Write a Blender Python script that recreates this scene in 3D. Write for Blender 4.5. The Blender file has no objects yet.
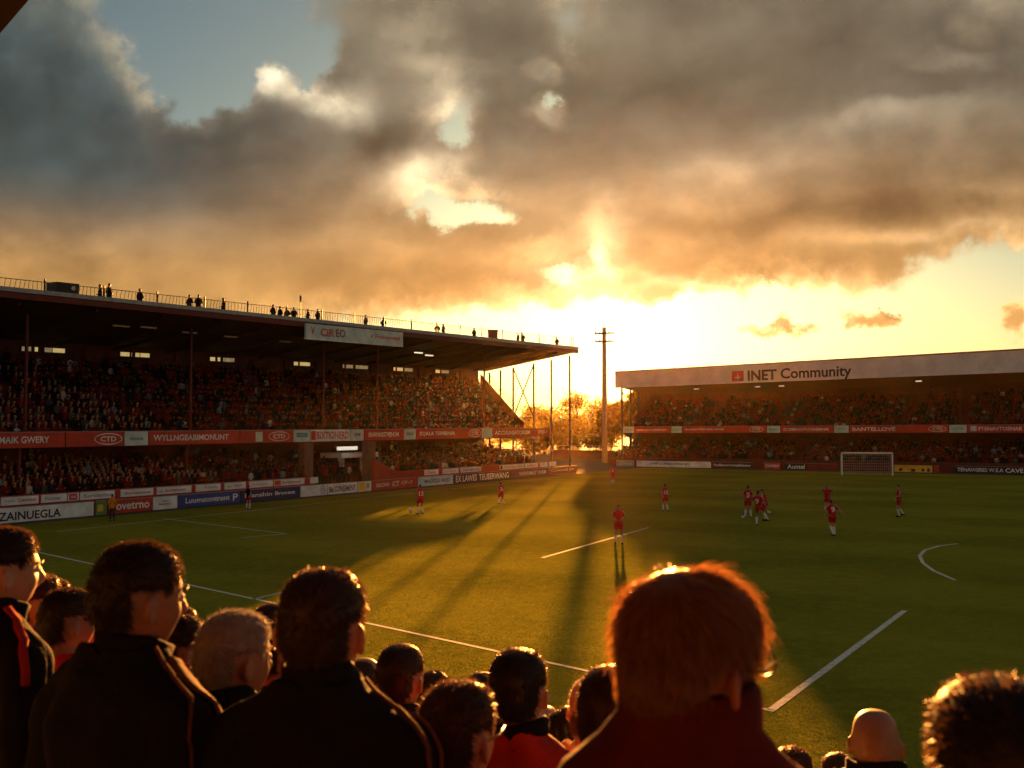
import bpy, bmesh, math, random
import numpy as np
from mathutils import Vector, Matrix
random.seed(7); rng = np.random.default_rng(7)
R = math.radians
sc = bpy.context.scene
col = sc.collection

# ------------------------------------------------------------------ camera
CAM_H, F, HOR = 5.4, 995.0, 428.0
cam_d = bpy.data.cameras.new('camera'); cam_d.sensor_width = 36; cam_d.lens = 36*F/1024
cam_d.clip_start = .05; cam_d.clip_end = 5000
cam = bpy.data.objects.new('camera', cam_d); col.objects.link(cam)
cam.location = (0, 0, CAM_H)
cam.rotation_euler = (R(90)+math.atan((HOR-384)/F), 0, 0)
cam_d.dof.use_dof = True; cam_d.dof.focus_distance = 60; cam_d.dof.aperture_fstop = 5.6
sc.camera = cam

# ------------------------------------------------------------------ sun, sky, exposure
SUN_AZ, SUN_EL = math.atan((612-512)/F), R(4.4)
sun_d = bpy.data.lights.new('sun', 'SUN'); sun_d.energy = 5.0; sun_d.angle = R(.5); sun_d.color = (1, .36, .06)
sun = bpy.data.objects.new('sun', sun_d); col.objects.link(sun)
sun_dir = Vector((math.sin(SUN_AZ)*math.cos(SUN_EL), math.cos(SUN_AZ)*math.cos(SUN_EL), math.sin(SUN_EL)))
sun.rotation_euler = (-sun_dir).to_track_quat('-Z', 'Y').to_euler()
sun.location = sun_dir*300
vs = sc.view_settings
vs.view_transform = 'Standard'; vs.look = 'None'; vs.gamma = 1; vs.exposure = 3.0; vs.use_curve_mapping = False
sc.cycles.use_denoising = True
sc.cycles.max_bounces = 6; sc.cycles.diffuse_bounces = 3; sc.cycles.glossy_bounces = 2
sc.cycles.transmission_bounces = 3; sc.cycles.volume_bounces = 0; sc.cycles.transparent_max_bounces = 6
sc.cycles.caustics_reflective = False; sc.cycles.caustics_refractive = False
sc.cycles.sample_clamp_indirect = 4

class NT:
    """short-hand for building node trees out of expressions"""
    def __init__(s, tree): s.t = tree
    def new(s, typ, **k):
        n = s.t.nodes.new(typ)
        for a, v in k.items(): setattr(n, a, v)
        return n
    def put(s, sock, v):
        if isinstance(v, bpy.types.NodeSocket): s.t.links.new(v, sock)
        elif v is not None: sock.default_value = v
    def m(s, op, a, b=None, c=None, clamp=False):
        n = s.new('ShaderNodeMath', operation=op, use_clamp=clamp)
        for i, v in enumerate((a, b, c)):
            if v is not None: s.put(n.inputs[i], v)
        return n.outputs[0]
    def v(s, op, a, b=None, out=0):
        n = s.new('ShaderNodeVectorMath', operation=op)
        s.put(n.inputs[0], a)
        if b is not None: s.put(n.inputs['Scale'] if op == 'SCALE' else n.inputs[1], b)
        return n.outputs['Value'] if op in ('DOT_PRODUCT', 'LENGTH') else n.outputs[0]
    def noise(s, vec, scale, detail=4, rough=.55, out='Fac', dist=0):
        n = s.new('ShaderNodeTexNoise'); s.put(n.inputs['Vector'], vec)
        n.inputs['Scale'].default_value = scale; n.inputs['Detail'].default_value = detail
        n.inputs['Roughness'].default_value = rough; n.inputs['Distortion'].default_value = dist
        return n.outputs[out]
    def step(s, x, a, b, c=0., d=1.):
        n = s.new('ShaderNodeMapRange', interpolation_type='SMOOTHSTEP')
        s.put(n.inputs[0], x)
        for i, q in enumerate((a, b, c, d)): n.inputs[1+i].default_value = q
        return n.outputs[0]
    def mix(s, f, a, b, blend='MIX'):
        n = s.new('ShaderNodeMix', data_type='RGBA', blend_type=blend, clamp_factor=True)
        s.put(n.inputs[0], f)
        for i, q in ((6, a), (7, b)):
            if isinstance(q, tuple) and len(q) == 3: q = (*q, 1)
            s.put(n.inputs[i], q)
        return n.outputs[2]

def ang(u, v):      # a direction in the sky from where it is seen in the photograph
    x, z = (u-512)/F, (HOR-v)/F
    return math.atan(x), math.atan(z/math.sqrt(1+x*x))

w = bpy.data.worlds.new('World'); sc.world = w; w.use_nodes = True
w.node_tree.nodes.clear(); N = NT(w.node_tree)
gen = N.new('ShaderNodeTexCoord').outputs['Generated']
sky = N.new('ShaderNodeTexSky', sky_type='NISHITA', sun_disc=False, sun_elevation=SUN_EL, sun_rotation=SUN_AZ,
            altitude=50, air_density=1.0, dust_density=2.0, ozone_density=1.4)
sep = N.new('ShaderNodeSeparateXYZ'); N.put(sep.inputs[0], gen)
az = N.m('ARCTAN2', sep.outputs[0], sep.outputs[1]); el = N.m('ARCSINE', sep.outputs[2])
cmb = N.new('ShaderNodeCombineXYZ'); N.put(cmb.inputs[0], az); N.put(cmb.inputs[1], el)
P = cmb.outputs[0]
# cloud density as a function of direction: banks (positive) and gaps (negative)
g = bpy.data.node_groups.new('cloud_density', 'ShaderNodeTree')
g.interface.new_socket('P', in_out='INPUT', socket_type='NodeSocketVector')
g.interface.new_socket('D', in_out='OUTPUT', socket_type='NodeSocketFloat')
G = NT(g); gi = G.new('NodeGroupInput'); go = G.new('NodeGroupOutput')
wn = G.noise(gi.outputs[0], 13, 7, .62, 'Color')
wp = G.v('ADD', gi.outputs[0], G.v('SCALE', G.v('SUBTRACT', wn, (.5, .5, .5)), .10))
st = G.v('MULTIPLY', gi.outputs[0], (1, 1.7, 1))
fb = G.m('SUBTRACT', G.noise(st, 6.5, 8, .50), .5)
gs = G.new('ShaderNodeSeparateXYZ'); G.put(gs.inputs[0], gi.outputs[0])
BL = [  # u, v, radius u, radius v, amount
 (50, 75, 75, 55, .6), (40, 150, 120, 70, .6), (200, 170, 190, 75, .75), (330, 185, 120, 60, .6), (262, 78, 28, 28, .55), (330, 100, 42, 26, .42),
 (70, 260, 260, 50, .6), (300, 265, 240, 42, .5),
 (600, 30, 300, 110, .62), (860, 55, 220, 110, .62), (420, 40, 130, 60, .45), (560, 150, 210, 60, .6), (800, 150, 240, 60, .6), (760, 215, 230, 42, .55),
 (520, 245, 180, 34, .4), (650, 280, 130, 22, .42), (950, 130, 150, 90, .5), (1150, 60, 200, 200, .6), (-150, 120, 200, 200, .6), (400, -250, 700, 160, .7),
 (772, 337, 60, 11, 2.2), (866, 319, 30, 12, 2.1), (1014, 312, 17, 17, 1.9), (560, 292, 60, 10, .2), (180, 310, 260, 30, .6), (430, 292, 90, 24, .5), (700, 282, 130, 22, .75), (820, 262, 120, 26, .4), (80, 225, 140, 30, .3),
 (215, 18, 85, 46, -1.25), (200, 76, 48, 28, -.85), (308, 60, 24, 22, -.6), (425, 48, 40, 20, -.62), (548, 100, 15, 15, -1.0), (460, 122, 24, 28, -1.0), (450, 200, 46, 20, -1.25), (500, 218, 26, 14, -.6),
 (606, 242, 15, 28, -.55), (560, 272, 36, 14, -.7), (900, 330, 260, 62, -.9), (700, 350, 180, 36, -.8), (985, 22, 26, 22, -.6), (572, 22, 30, 24, -.55), (935, 86, 30, 10, -.5), (1010, 260, 60, 28, -.5), (500, 335, 90, 30, -.6)]
def blobs(G, vec, lst):
    tot = None
    for u, v, ru, rv, amt in lst:
        a0, e0 = ang(u, v)
        d = G.v('MULTIPLY', G.v('SUBTRACT', vec, (a0, e0, 0)), (F/ru, F/rv, 0))
        q = G.m('MULTIPLY', G.m('POWER', 2.71828, G.m('MULTIPLY', G.v('DOT_PRODUCT', d, d), -1.)), amt)
        tot = q if tot is None else G.m('ADD', tot, q)
    return tot
tot = blobs(G, wp, BL)
fine = G.m('SUBTRACT', G.noise(st, 30, 6, .6), .5)
G.put(go.inputs[0], G.m('ADD', G.m('ADD', tot, G.m('MULTIPLY', fb, 1.1)), G.m('MULTIPLY', fine, .22)))
def dens(vec):
    n = N.new('ShaderNodeGroup'); n.node_tree = g; N.put(n.inputs[0], vec); return n.outputs[0]
D0 = dens(P)
to_sun = N.v('NORMALIZE', N.v('SUBTRACT', (SUN_AZ, SUN_EL, 0), P))
D1 = dens(N.v('ADD', P, N.v('SCALE', to_sun, .03)))
alpha = N.step(D0, .04, .58)
thick = N.step(D0, .25, 1.1)
lit = N.m('MINIMUM', N.m('MAXIMUM', N.m('MULTIPLY', N.m('SUBTRACT', D0, D1), .8), -.22), .5)      # > 0 on the sunny side
sd = N.v('DOT_PRODUCT', gen, tuple(sun_dir)); sa = N.m('ARCCOSINE', N.m('MINIMUM', sd, 1.))
def glow(k): return N.m('POWER', 2.71828, N.m('DIVIDE', N.m('MULTIPLY', sa, -1.), k))
low = N.step(el, R(18), R(6.5))
base = N.mix(low, (.200, .165, .112), (.50, .265, .082))
west = N.step(az, R(-5), R(-24)); base = N.mix(N.m('MULTIPLY', west, N.step(el, R(7.5), R(14))), base, (.074, .098, .096))
lightn = N.m('MAXIMUM', N.m('ADD', N.m('ADD', 1.15, N.m('MULTIPLY', thick, -.28)), lit), .5)
SH = [(60, 125, 90, 45, -.15), (210, 150, 110, 40, -.08), (385, 130, 30, 22, -.3), (930, 178, 110, 30, -.2), (700, 110, 170, 36, -.06), (330, 200, 70, 24, -.1), (520, 70, 70, 40, -.1), (820, 55, 150, 34, -.12),
 (640, 192, 110, 16, .3), (540, 205, 60, 15, .25), (755, 160, 80, 15, .75), (862, 122, 70, 13, .75), (905, 205, 100, 18, -.3), (730, 222, 110, 14, -.2), (880, 238, 110, 10, .35), (995, 190, 50, 10, .25), (440, 250, 120, 16, .2), (170, 236, 150, 16, .22), (600, 262, 120, 14, .2), (640, 295, 60, 8, .2), (820, 238, 110, 12, .2),
 (265, 66, 26, 18, 1.6), (335, 98, 44, 16, 1.2), (412, 178, 30, 18, .6), (452, 112, 24, 16, .5), (600, 230, 22, 26, .6), (430, 60, 60, 30, .22), (985, 120, 60, 20, .15)]
wsh = N.v('ADD', P, N.v('SCALE', N.v('SUBTRACT', N.noise(P, 8, 5, .55, 'Color'), (.5, .5, .5)), .075))
puff = N.m('ADD', .32, N.m('ADD', N.m('MULTIPLY', N.noise(N.v('MULTIPLY', wsh, (1, 1.6, 1)), 9, 6, .5), 1.25), N.m('MULTIPLY', N.noise(N.v('MULTIPLY', wsh, (1, 1.6, 1)), 26, 6, .6), .45)))
cl = N.v('SCALE', base, N.m('MULTIPLY', N.m('MULTIPLY', lightn, puff), N.m('ADD', 1., N.m('MULTIPLY', blobs(N, wsh, SH), 1.3))))
BR = [(262, 66, 20, 15, .55), (298, 84, 22, 9, .35), (336, 97, 34, 13, .5), (410, 176, 22, 18, .45), (440, 168, 26, 10, .3), (452, 112, 16, 20, .35), (430, 50, 30, 12, .16), (604, 235, 18, 24, .22), (565, 270, 40, 12, .15), (546, 110, 14, 8, .3), (140, 70, 14, 30, .10), (690, 290, 90, 6, .2), (960, 235, 60, 6, .16)]
cl = N.v('ADD', cl, N.v('SCALE', (1.0, .80, .50), N.m('MULTIPLY', N.m('MULTIPLY', blobs(N, wsh, BR), 1.3), N.step(puff, .75, 1.25))))
rim = N.m('MULTIPLY', N.m('SUBTRACT', 1., thick), N.m('ADD', .1, N.m('MULTIPLY', N.m('MAXIMUM', lit, 0.), 1.2)))
cl = N.v('ADD', cl, N.v('SCALE', (1.0, .70, .33), N.m('MULTIPLY', rim, N.m('ADD', .35, N.m('MULTIPLY', glow(.30), 1.2)))))
cl = N.v('ADD', cl, N.v('SCALE', (1.0, .56, .18), N.m('MULTIPLY', glow(.11), .30)))
# clear air: the sky texture, with the bright dusty aureole low round the sun
skn = N.v('MULTIPLY', sky.outputs[0], (.056, .080, .090))
clear = N.v('ADD', skn, N.v('ADD', N.v('SCALE', (1.0, .84, .56), N.m('MULTIPLY', glow(.24), .30)), N.v('SCALE', (.30, .19, .07), N.m('MULTIPLY', N.step(el, R(15), R(4)), N.step(az, R(-30), R(10))))))
skyc = N.mix(alpha, clear, cl)
# the eastern half of the sky, behind the photographer: high broken cloud lit full-face by the low sun
east = N.step(sep.outputs[1], .35, -.35); bn = N.noise(gen, 3.2, 6, .55)
back = N.mix(N.step(bn, .38, .62), (.10, .12, .14), (.33, .265, .20))
skyc = N.mix(east, skyc, back)
skyc = N.v('ADD', skyc, N.v('SCALE', (1.0, .72, .36), N.m('MULTIPLY', glow(.027), 3.4)))
bg = N.new('ShaderNodeBackground'); N.put(bg.inputs[0], N.v('SCALE', skyc, 2.5)); bg.inputs[1].default_value = .05
out = N.new('ShaderNodeOutputWorld'); w.node_tree.links.new(bg.outputs[0], out.inputs[0])
w.cycles.sampling_method = 'MANUAL'; w.cycles.sample_map_resolution = 512

# ------------------------------------------------------------------ materials
_m = {}
def mat(name, c, rough=.7, var=.25, scale=6., metal=0., bump=0., c2=None, spec=.3, emit=0, coord='Object'):
    if name in _m: return _m[name]
    m = bpy.data.materials.new(name); m.use_nodes = True; t = NT(m.node_tree)
    b = m.node_tree.nodes['Principled BSDF']
    tc = t.new('ShaderNodeTexCoord').outputs[coord]
    n = t.noise(tc, scale, 6, .6)
    f = t.step(n, .3, .7)
    a = tuple(x*(1-var) for x in c); bb = c2 or tuple(min(1, x*(1+var)) for x in c)
    cc = t.mix(f, a, bb); t.put(b.inputs['Base Color'], cc)
    t.put(b.inputs['Roughness'], t.m('ADD', rough-.08, t.m('MULTIPLY', n, .16)))
    b.inputs['Metallic'].default_value = metal; b.inputs['Specular IOR Level'].default_value = spec
    if bump:
        bn = t.new('ShaderNodeBump'); bn.inputs['Strength'].default_value = bump; bn.inputs['Distance'].default_value = .02
        t.put(bn.inputs['Height'], t.noise(tc, scale*4, 5, .6)); t.put(b.inputs['Normal'], bn.outputs[0])
    if emit: t.put(b.inputs['Emission Color'], cc); b.inputs['Emission Strength'].default_value = emit
    _m[name] = m; return m

# ------------------------------------------------------------------ mesh helpers
def tag(o, label=None, cat=None, group=None, kind=None):
    for k, v in (('label', label), ('category', cat), ('group', group), ('kind', kind)):
        if v: o[k] = v
    return o
def empty(name, loc, label, cat, group=None, rz=0):
    o = bpy.data.objects.new(name, None); col.objects.link(o); o.location = loc; o.rotation_euler.z = rz
    o.empty_display_size = .3
    return tag(o, label, cat, group)
def base_pt(o):   # world place of a parent (roots are never rotated before their parts are built)
    p = Vector((0, 0, 0))
    while o: p += o.location; o = o.parent
    return p
class MB:
    def __init__(s): s.v, s.f = [], []
    def add(s, vs_, fs):
        k = len(s.v); s.v += [Vector(p) for p in vs_]; s.f += [tuple(i+k for i in f) for f in fs]; return s
    def hexa(s, p):   # eight corners: bottom loop, top loop
        return s.add(p, [(3,2,1,0),(4,5,6,7),(0,1,5,4),(1,2,6,5),(2,3,7,6),(3,0,4,7)])
    def box(s, a, b):
        (x0,y0,z0),(x1,y1,z1) = a, b
        return s.hexa([(x0,y0,z0),(x1,y0,z0),(x1,y1,z0),(x0,y1,z0),(x0,y0,z1),(x1,y0,z1),(x1,y1,z1),(x0,y1,z1)])
    def tube(s, pts, r, n=8, cap=True):
        pts = [Vector(p) for p in pts]; rs = r if isinstance(r, (list, tuple)) else [r]*len(pts)
        k = len(s.v); up = None
        for i, p in enumerate(pts):
            d = (pts[min(i+1, len(pts)-1)]-pts[max(i-1, 0)]).normalized()
            if up is None: up = Vector((0,0,1)) if abs(d.z) < .9 else Vector((1,0,0))
            x = d.cross(up).normalized(); y = x.cross(d).normalized(); up = y
            for j in range(n):
                t = 2*math.pi*j/n; s.v.append(p+(x*math.cos(t)+y*math.sin(t))*rs[i])
        for i in range(len(pts)-1):
            for j in range(n):
                a = k+i*n+j; b = k+i*n+(j+1) % n; s.f.append((a, b, b+n, a+n))
        if cap:
            s.f.append(tuple(k+j for j in range(n))[::-1]); s.f.append(tuple(k+(len(pts)-1)*n+j for j in range(n)))
        return s
    def build(s, name, m, parent=None, smooth=False, bevel=0):
        if parent is not None: o0 = base_pt(parent)
        else:
            xs = [p.x for p in s.v]; ys = [p.y for p in s.v]
            o0 = Vector(((min(xs)+max(xs))/2, (min(ys)+max(ys))/2, min(p.z for p in s.v)))
        me = bpy.data.meshes.new(name); me.from_pydata([p-o0 for p in s.v], [], s.f)
        for q in (m if isinstance(m, (list, tuple)) else [m]): me.materials.append(q)
        if smooth: me.polygons.foreach_set('use_smooth', [True]*len(me.polygons))
        me.update()
        o = bpy.data.objects.new(name, me); col.objects.link(o)
        if parent is not None: o.parent = parent
        else: o.location = o0
        if bevel:
            b = o.modifiers.new('bevel', 'BEVEL'); b.width = bevel; b.segments = 2; b.limit_method = 'ANGLE'
        return o
def np_mesh(name, V, Fc, m, parent=None, smooth=True, loc=None):
    me = bpy.data.meshes.new(name)
    V = np.asarray(V, np.float32)
    if isinstance(Fc, np.ndarray):
        n, k = Fc.shape
        me.vertices.add(len(V)); me.vertices.foreach_set('co', V.ravel())
        me.loops.add(n*k); me.loops.foreach_set('vertex_index', Fc.astype(np.int32).ravel())
        me.polygons.add(n); me.polygons.foreach_set('loop_start', np.arange(0, n*k, k, dtype=np.int32))
        me.update(calc_edges=True)
    else: me.from_pydata(V.tolist(), [], Fc)
    for q in (m if isinstance(m, (list, tuple)) else [m]): me.materials.append(q)
    if smooth: me.polygons.foreach_set('use_smooth', [True]*len(me.polygons))
    o = bpy.data.objects.new(name, me); col.objects.link(o)
    if parent is not None: o.parent = parent
    if loc is not None: o.location = loc
    return o
class Frame:      # stand coordinates: s along the pitch, w away from the pitch, z up (the roofs rise a little along s)
    def __init__(f, o, a, b, rise, span): f.o, f.a, f.b, f.rise, f.span = Vector(o), Vector(a), Vector(b), rise, span
    def __call__(f, s, w, z):
        zz = z+f.rise*max(-.3, min(s/f.span, 1.2))*(max(z, 0)/13.1)**2
        p = f.o+f.a*s+f.b*w; return Vector((p.x, p.y, zz))
    def box(f, mb, s0, s1, w0, w1, z0, z1):
        return mb.hexa([f(s0,w0,z0), f(s1,w0,z0), f(s1,w1,z0), f(s0,w1,z0), f(s0,w0,z1), f(s1,w0,z1), f(s1,w1,z1), f(s0,w1,z1)])
    def s_at(f, u, w=0.):   # where along the stand a photo column falls
        k = (u-512)/F; o = f.o+f.b*w
        return (k*o.y-o.x)/(f.a.x-k*f.a.y)
    def z_at(f, s, w, v):   # which stand height shows at photo row v
        p = f.o+f.a*s+f.b*w; z = CAM_H+(HOR-v)/F*p.y
        lo, hi = 0, 30
        for _ in range(40):
            m_ = (lo+hi)/2
            if f(s, w, m_).z < z: lo = m_
            else: hi = m_
        return lo
def on_ground(u, v):
    d = CAM_H*F/(v-HOR); return Vector(((u-512)/F*d, d, 0))
A = Vector((.496, .868, 0)); B = Vector((.868, -.496, 0))
LS = Frame((-28.5, 55.4, 0), A, -B, 2.0, 73.0)      # the stand along the left touchline
RS = Frame((12.5, 141.4, 0), B, A, 1.15, 52.0)      # the stand behind the far goal
# ------------------------------------------------------------------ ground, pitch, air
def plain(name, c, **k): return mat(name, c, **k)
M_conc = mat('concrete', (.16, .145, .125), .9, .3, 1.5, bump=.3)
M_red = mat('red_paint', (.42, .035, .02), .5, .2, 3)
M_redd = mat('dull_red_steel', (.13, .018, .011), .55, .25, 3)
M_dark = mat('dark_steel', (.035, .03, .028), .55, .3, 4)
M_grey = mat('grey_steel', (.32, .33, .33), .45, .2, 3)
M_white = mat('white_paint', (.74, .75, .72), .5, .08, 4)
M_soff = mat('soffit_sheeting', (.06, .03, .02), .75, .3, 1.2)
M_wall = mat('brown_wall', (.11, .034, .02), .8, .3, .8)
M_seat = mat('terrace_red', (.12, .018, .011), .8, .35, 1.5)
M_glow = mat('lit_window', (1.0, .70, .26), .5, .1, 2, emit=.055)
M_tube = mat('lamp_glow', (1.0, .86, .62), .5, .05, 2, emit=.11)
M_gold = mat('pale_tan_steel', (.5, .45, .36), .6, .2, 3)  # plain pale tan for the stringer, the rail and some battens

def grass_mat():
    m = bpy.data.materials.new('grass'); m.use_nodes = True; t = NT(m.node_tree); t.t.nodes.clear()
    ob = t.new('ShaderNodeTexCoord').outputs['Object']
    n1 = t.noise(ob, .12, 4, .6); n2 = t.noise(ob, 2.2, 5, .65); n3 = t.noise(ob, 17, 3, .7)
    c = t.mix(t.step(n1, .35, .65), (.053, .060, .006), (.078, .081, .008))
    c = t.mix(t.m('MULTIPLY', t.step(n2, .35, .75), .6), c, (.100, .094, .011))
    c = t.mix(t.m('MULTIPLY', t.step(n3, .45, .75), .55), c, (.034, .034, .004))
    # blades: the surface is a mass of near-upright facets that face every way
    r1 = t.v('SUBTRACT', t.noise(ob, 22, 3, .8, 'Color'), (.5, .5, .5)); r2 = t.v('SUBTRACT', t.noise(ob, 95, 2, .8, 'Color'), (.5, .5, .5))
    r = t.v('MULTIPLY', t.v('ADD', t.v('SCALE', r1, 6.0), t.v('SCALE', r2, 8.0)), (1, 1, 0))
    nr = t.v('NORMALIZE', t.v('ADD', r, (0, 0, .6)))
    bw = t.m('SINE', t.m('MULTIPLY', t.v('DOT_PRODUCT', ob, tuple(A)), .57)); c = t.v('SCALE', c, t.m('MULTIPLY', 4.0, t.m('ADD', 1., t.m('MULTIPLY', t.step(bw, -.3, .3, -1, 1), .055))))
    d = t.new('ShaderNodeBsdfDiffuse'); t.put(d.inputs[0], c); t.put(d.inputs['Normal'], nr)
    o = t.new('ShaderNodeOutputMaterial'); t.t.links.new(d.outputs[0], o.inputs[0]); return m
M_grass = grass_mat()
mb = MB(); mb.add([(-410, -410, 0), (410, -410, 0), (410, 410, 0), (-410, 410, 0)], [(0,1,2,3)])
tag(mb.build('ground', mat('tarmac', (.06, .055, .05), .9, .3, .8)), kind='structure')
nd = Vector((-.714, .70, 0)).normalized(); md = Vector((nd.y, -nd.x, 0))     # near terrace: along, and towards the pitch
def pitch():
    bm = bmesh.new(); o = Vector((-28.5, 55.4, 0))
    c = [o+A*a+B*b+Vector((0, 0, .004)) for a, b in ((-55, .5), (-55, 120), (92.8, 120), (92.8, .5))]
    bm.faces.new([bm.verts.new(p) for p in c])
    bmesh.ops.bisect_plane(bm, geom=bm.verts[:]+bm.edges[:]+bm.faces[:], plane_co=md*9.0, plane_no=md, clear_inner=True)
    me = bpy.data.meshes.new('pitch'); bm.to_mesh(me); bm.free(); me.materials.append(M_grass)
    o = bpy.data.objects.new('pitch', me); col.objects.link(o); tag(o, kind='structure')
pitch()
def line_mat():
    m = bpy.data.materials.new('pitch_marking'); m.use_nodes = True; t = NT(m.node_tree); b = m.node_tree.nodes['Principled BSDF']
    ob = t.new('ShaderNodeTexCoord').outputs['Object']
    f = t.step(t.noise(ob, 6, 6, .8), .28, .52)
    t.put(b.inputs['Base Color'], t.mix(f, (.07, .075, .02), (.66, .66, .58))); b.inputs['Roughness'].default_value = .9; b.inputs['Specular IOR Level'].default_value = .1
    return m
M_line = line_mat()
def marking(pts, wd=.12):
    ps = [on_ground(u, v) for u, v in pts]; mb = MB()
    L, Rr = [], []
    for i, p in enumerate(ps):
        d = (ps[min(i+1, len(ps)-1)]-ps[max(i-1, 0)]).normalized(); n = Vector((-d.y, d.x, 0))*wd/2
        L.append(p+n); Rr.append(p-n)
    for i in range(len(ps)-1):
        mb.add([q+Vector((0, 0, .009)) for q in (L[i], L[i+1], Rr[i+1], Rr[i])], [(3,2,1,0)])
    tag(mb.build('pitch_line', M_line), kind='structure')
marking([(14, 545.7), (200, 585.5), (400, 628), (600, 671), (771, 707.4)], .13)
marking([(767.5, 706.5), (901, 609)], .17)
marking([(542, 557), (648, 527)], .13)
marking([(165, 518), (286, 533)], .12); marking([(288, 533.3), (243, 537)], .1)
marking([(255, 598), (290, 589.5)], .12)
marking([(955, 543), (937, 545), (922, 549.5), (917, 555), (920, 562), (931, 570), (952, 579)], .14)
marking([(690, 488), (950, 489.5)], .1)
marking([(60, 531), (560, 477)], .12)

hz = MB().box((-409, -409, -1), (409, 411, 24)).build('haze', [])
hz.data.materials.clear(); hm = bpy.data.materials.new('haze_air'); hm.use_nodes = True; t = NT(hm.node_tree); t.t.nodes.clear()
pv = t.new('ShaderNodeVolumePrincipled'); pv.inputs['Color'].default_value = (1, .68, .30, 1); pv.inputs['Density'].default_value = .000026; pv.inputs['Anisotropy'].default_value = .8
o = t.new('ShaderNodeOutputMaterial'); t.t.links.new(pv.outputs[0], o.inputs['Volume']); hz.data.materials.append(hm); tag(hz, kind='stuff')

# ------------------------------------------------------------------ the two stands
def steps(fr, s0, s1, w0, z0, n, dw, dz, back=None):
    mb = MB(); prof = [(w0, 0.0 if back is None else z0-back)]
    for i in range(n): prof += [(w0+i*dw, z0+i*dz), (w0+(i+1)*dw, z0+i*dz)]
    prof.append((w0+n*dw, 0.0 if back is None else z0+(n-1)*dz-back))
    S = [s0, s1] if not callable(s1) else None
    a = [fr(s0, w, z) for w, z in prof]; b = [fr(s1(w) if callable(s1) else s1, w, z) for w, z in prof]
    k = len(prof); fs = [(i, i+1, k+i+1, k+i) for i in range(k-1)]+[(k-1, 0, k, 2*k-1)]
    return mb.add(a+b, fs+[tuple(range(k))[::-1], tuple(range(k, 2*k))])
def fbox(fr, name, m, par, *a, bevel=0):
    mb = MB(); fr.box(mb, *a); return mb.build(name, m, par, bevel=bevel)

ls = empty('grandstand', LS(20, 0, 0), 'long two-tier red grandstand with sloping roof along the left touchline', 'grandstand')
T0, T1 = LS.s_at(314, 1.4), LS.s_at(371, 1.4)          # the players' tunnel breaks the lower tier
steps(LS, -34, T0, 1.5, .95, 9, .78, .175).build('lower_terrace', M_seat, ls)
steps(LS, T1+2.5, 66, 1.5, .95, 9, .78, .175).build('lower_terrace', M_seat, ls)
steps(LS, T0, T1+2.5, 3.4, .5, 6, .78, .3).build('tunnel_terrace', M_seat, ls)
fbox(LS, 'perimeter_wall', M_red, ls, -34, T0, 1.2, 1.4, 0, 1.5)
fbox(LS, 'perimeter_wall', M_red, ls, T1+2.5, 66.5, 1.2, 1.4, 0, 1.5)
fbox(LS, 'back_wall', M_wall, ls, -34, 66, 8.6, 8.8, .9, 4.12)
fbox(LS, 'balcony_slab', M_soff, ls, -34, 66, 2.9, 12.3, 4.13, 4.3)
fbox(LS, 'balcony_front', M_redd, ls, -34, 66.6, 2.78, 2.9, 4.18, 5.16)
send = lambda w: 66+(w-3)*.5
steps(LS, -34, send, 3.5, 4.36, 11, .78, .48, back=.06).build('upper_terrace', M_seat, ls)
fbox(LS, 'back_wall', M_wall, ls, -34, 70.3, 12.1, 12.3, 4.31, 11.22)
mb = MB()   # roof: a folded sheet, the front edge highest
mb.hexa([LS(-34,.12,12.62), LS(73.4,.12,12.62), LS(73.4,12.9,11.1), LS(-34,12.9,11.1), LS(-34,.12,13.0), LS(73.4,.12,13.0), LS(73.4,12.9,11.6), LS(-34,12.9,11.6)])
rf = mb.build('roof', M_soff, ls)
fbox(LS, 'gutter', M_grey, rf, -34, 73.5, -.1, .1, 12.86, 13.1)
fbox(LS, 'fascia', M_redd, rf, -34, 73.45, -.05, .1, 12.5, 12.84)
for s in np.arange(-30, 73, 5.2):                    # rafters under the sheeting
    MB().hexa([LS(s,.4,12.38), LS(s+.16,.4,12.38), LS(s+.16,11.9,11.0), LS(s,11.9,11.0), LS(s,.4,12.575), LS(s+.16,.4,12.575), LS(s+.16,11.9,11.20), LS(s,11.9,11.20)]).build('rafter', M_soff, rf)
for u, v in ((140, 319), (182, 329), (224, 334), (112, 323), (415, 344), (426, 357), (280, 338)):
    w_ = 2.2+(v-310)*.06; s = LS.s_at(u, w_); z = 12.6-w_*.12
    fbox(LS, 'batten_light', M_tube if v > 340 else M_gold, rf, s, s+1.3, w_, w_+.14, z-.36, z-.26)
for u in (25, 190, 323, 377, 484):
    s = LS.s_at(u, 3.2); fbox(LS, 'column', M_redd, ls, s-.075, s+.075, 3.1, 3.25, 5.17, 12.24)
for u in (20, 187, 364, 500):
    s = LS.s_at(u, 3.2)
    if not T0-1 < s < T1: fbox(LS, 'column', M_redd, ls, s-.08, s+.08, 3.1, 3.26, 1.3, 4.12)
for w_ in (.8, 3.3, 5.7, 8.6, 10.4, 12.0):
    MB().tube([LS(72.8, w_, 0), LS(72.8, w_, 12.4-w_*.12)], .12, 8).build('end_column', M_dark, ls)
MB().tube([LS(72.8, 5.7, 6.2), LS(72.8, 8.6, 11.3)], .09, 6).build('brace', M_dark, ls)
MB().tube([LS(72.8, 5.7, 11.6), LS(72.8, 8.6, 6.2)], .09, 6).build('brace', M_dark, ls)
MB().tube([LS(72.8, 5.7, 6.2), LS(72.8, 8.6, 6.2)], .07, 6).build('brace', M_dark, ls)
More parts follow.
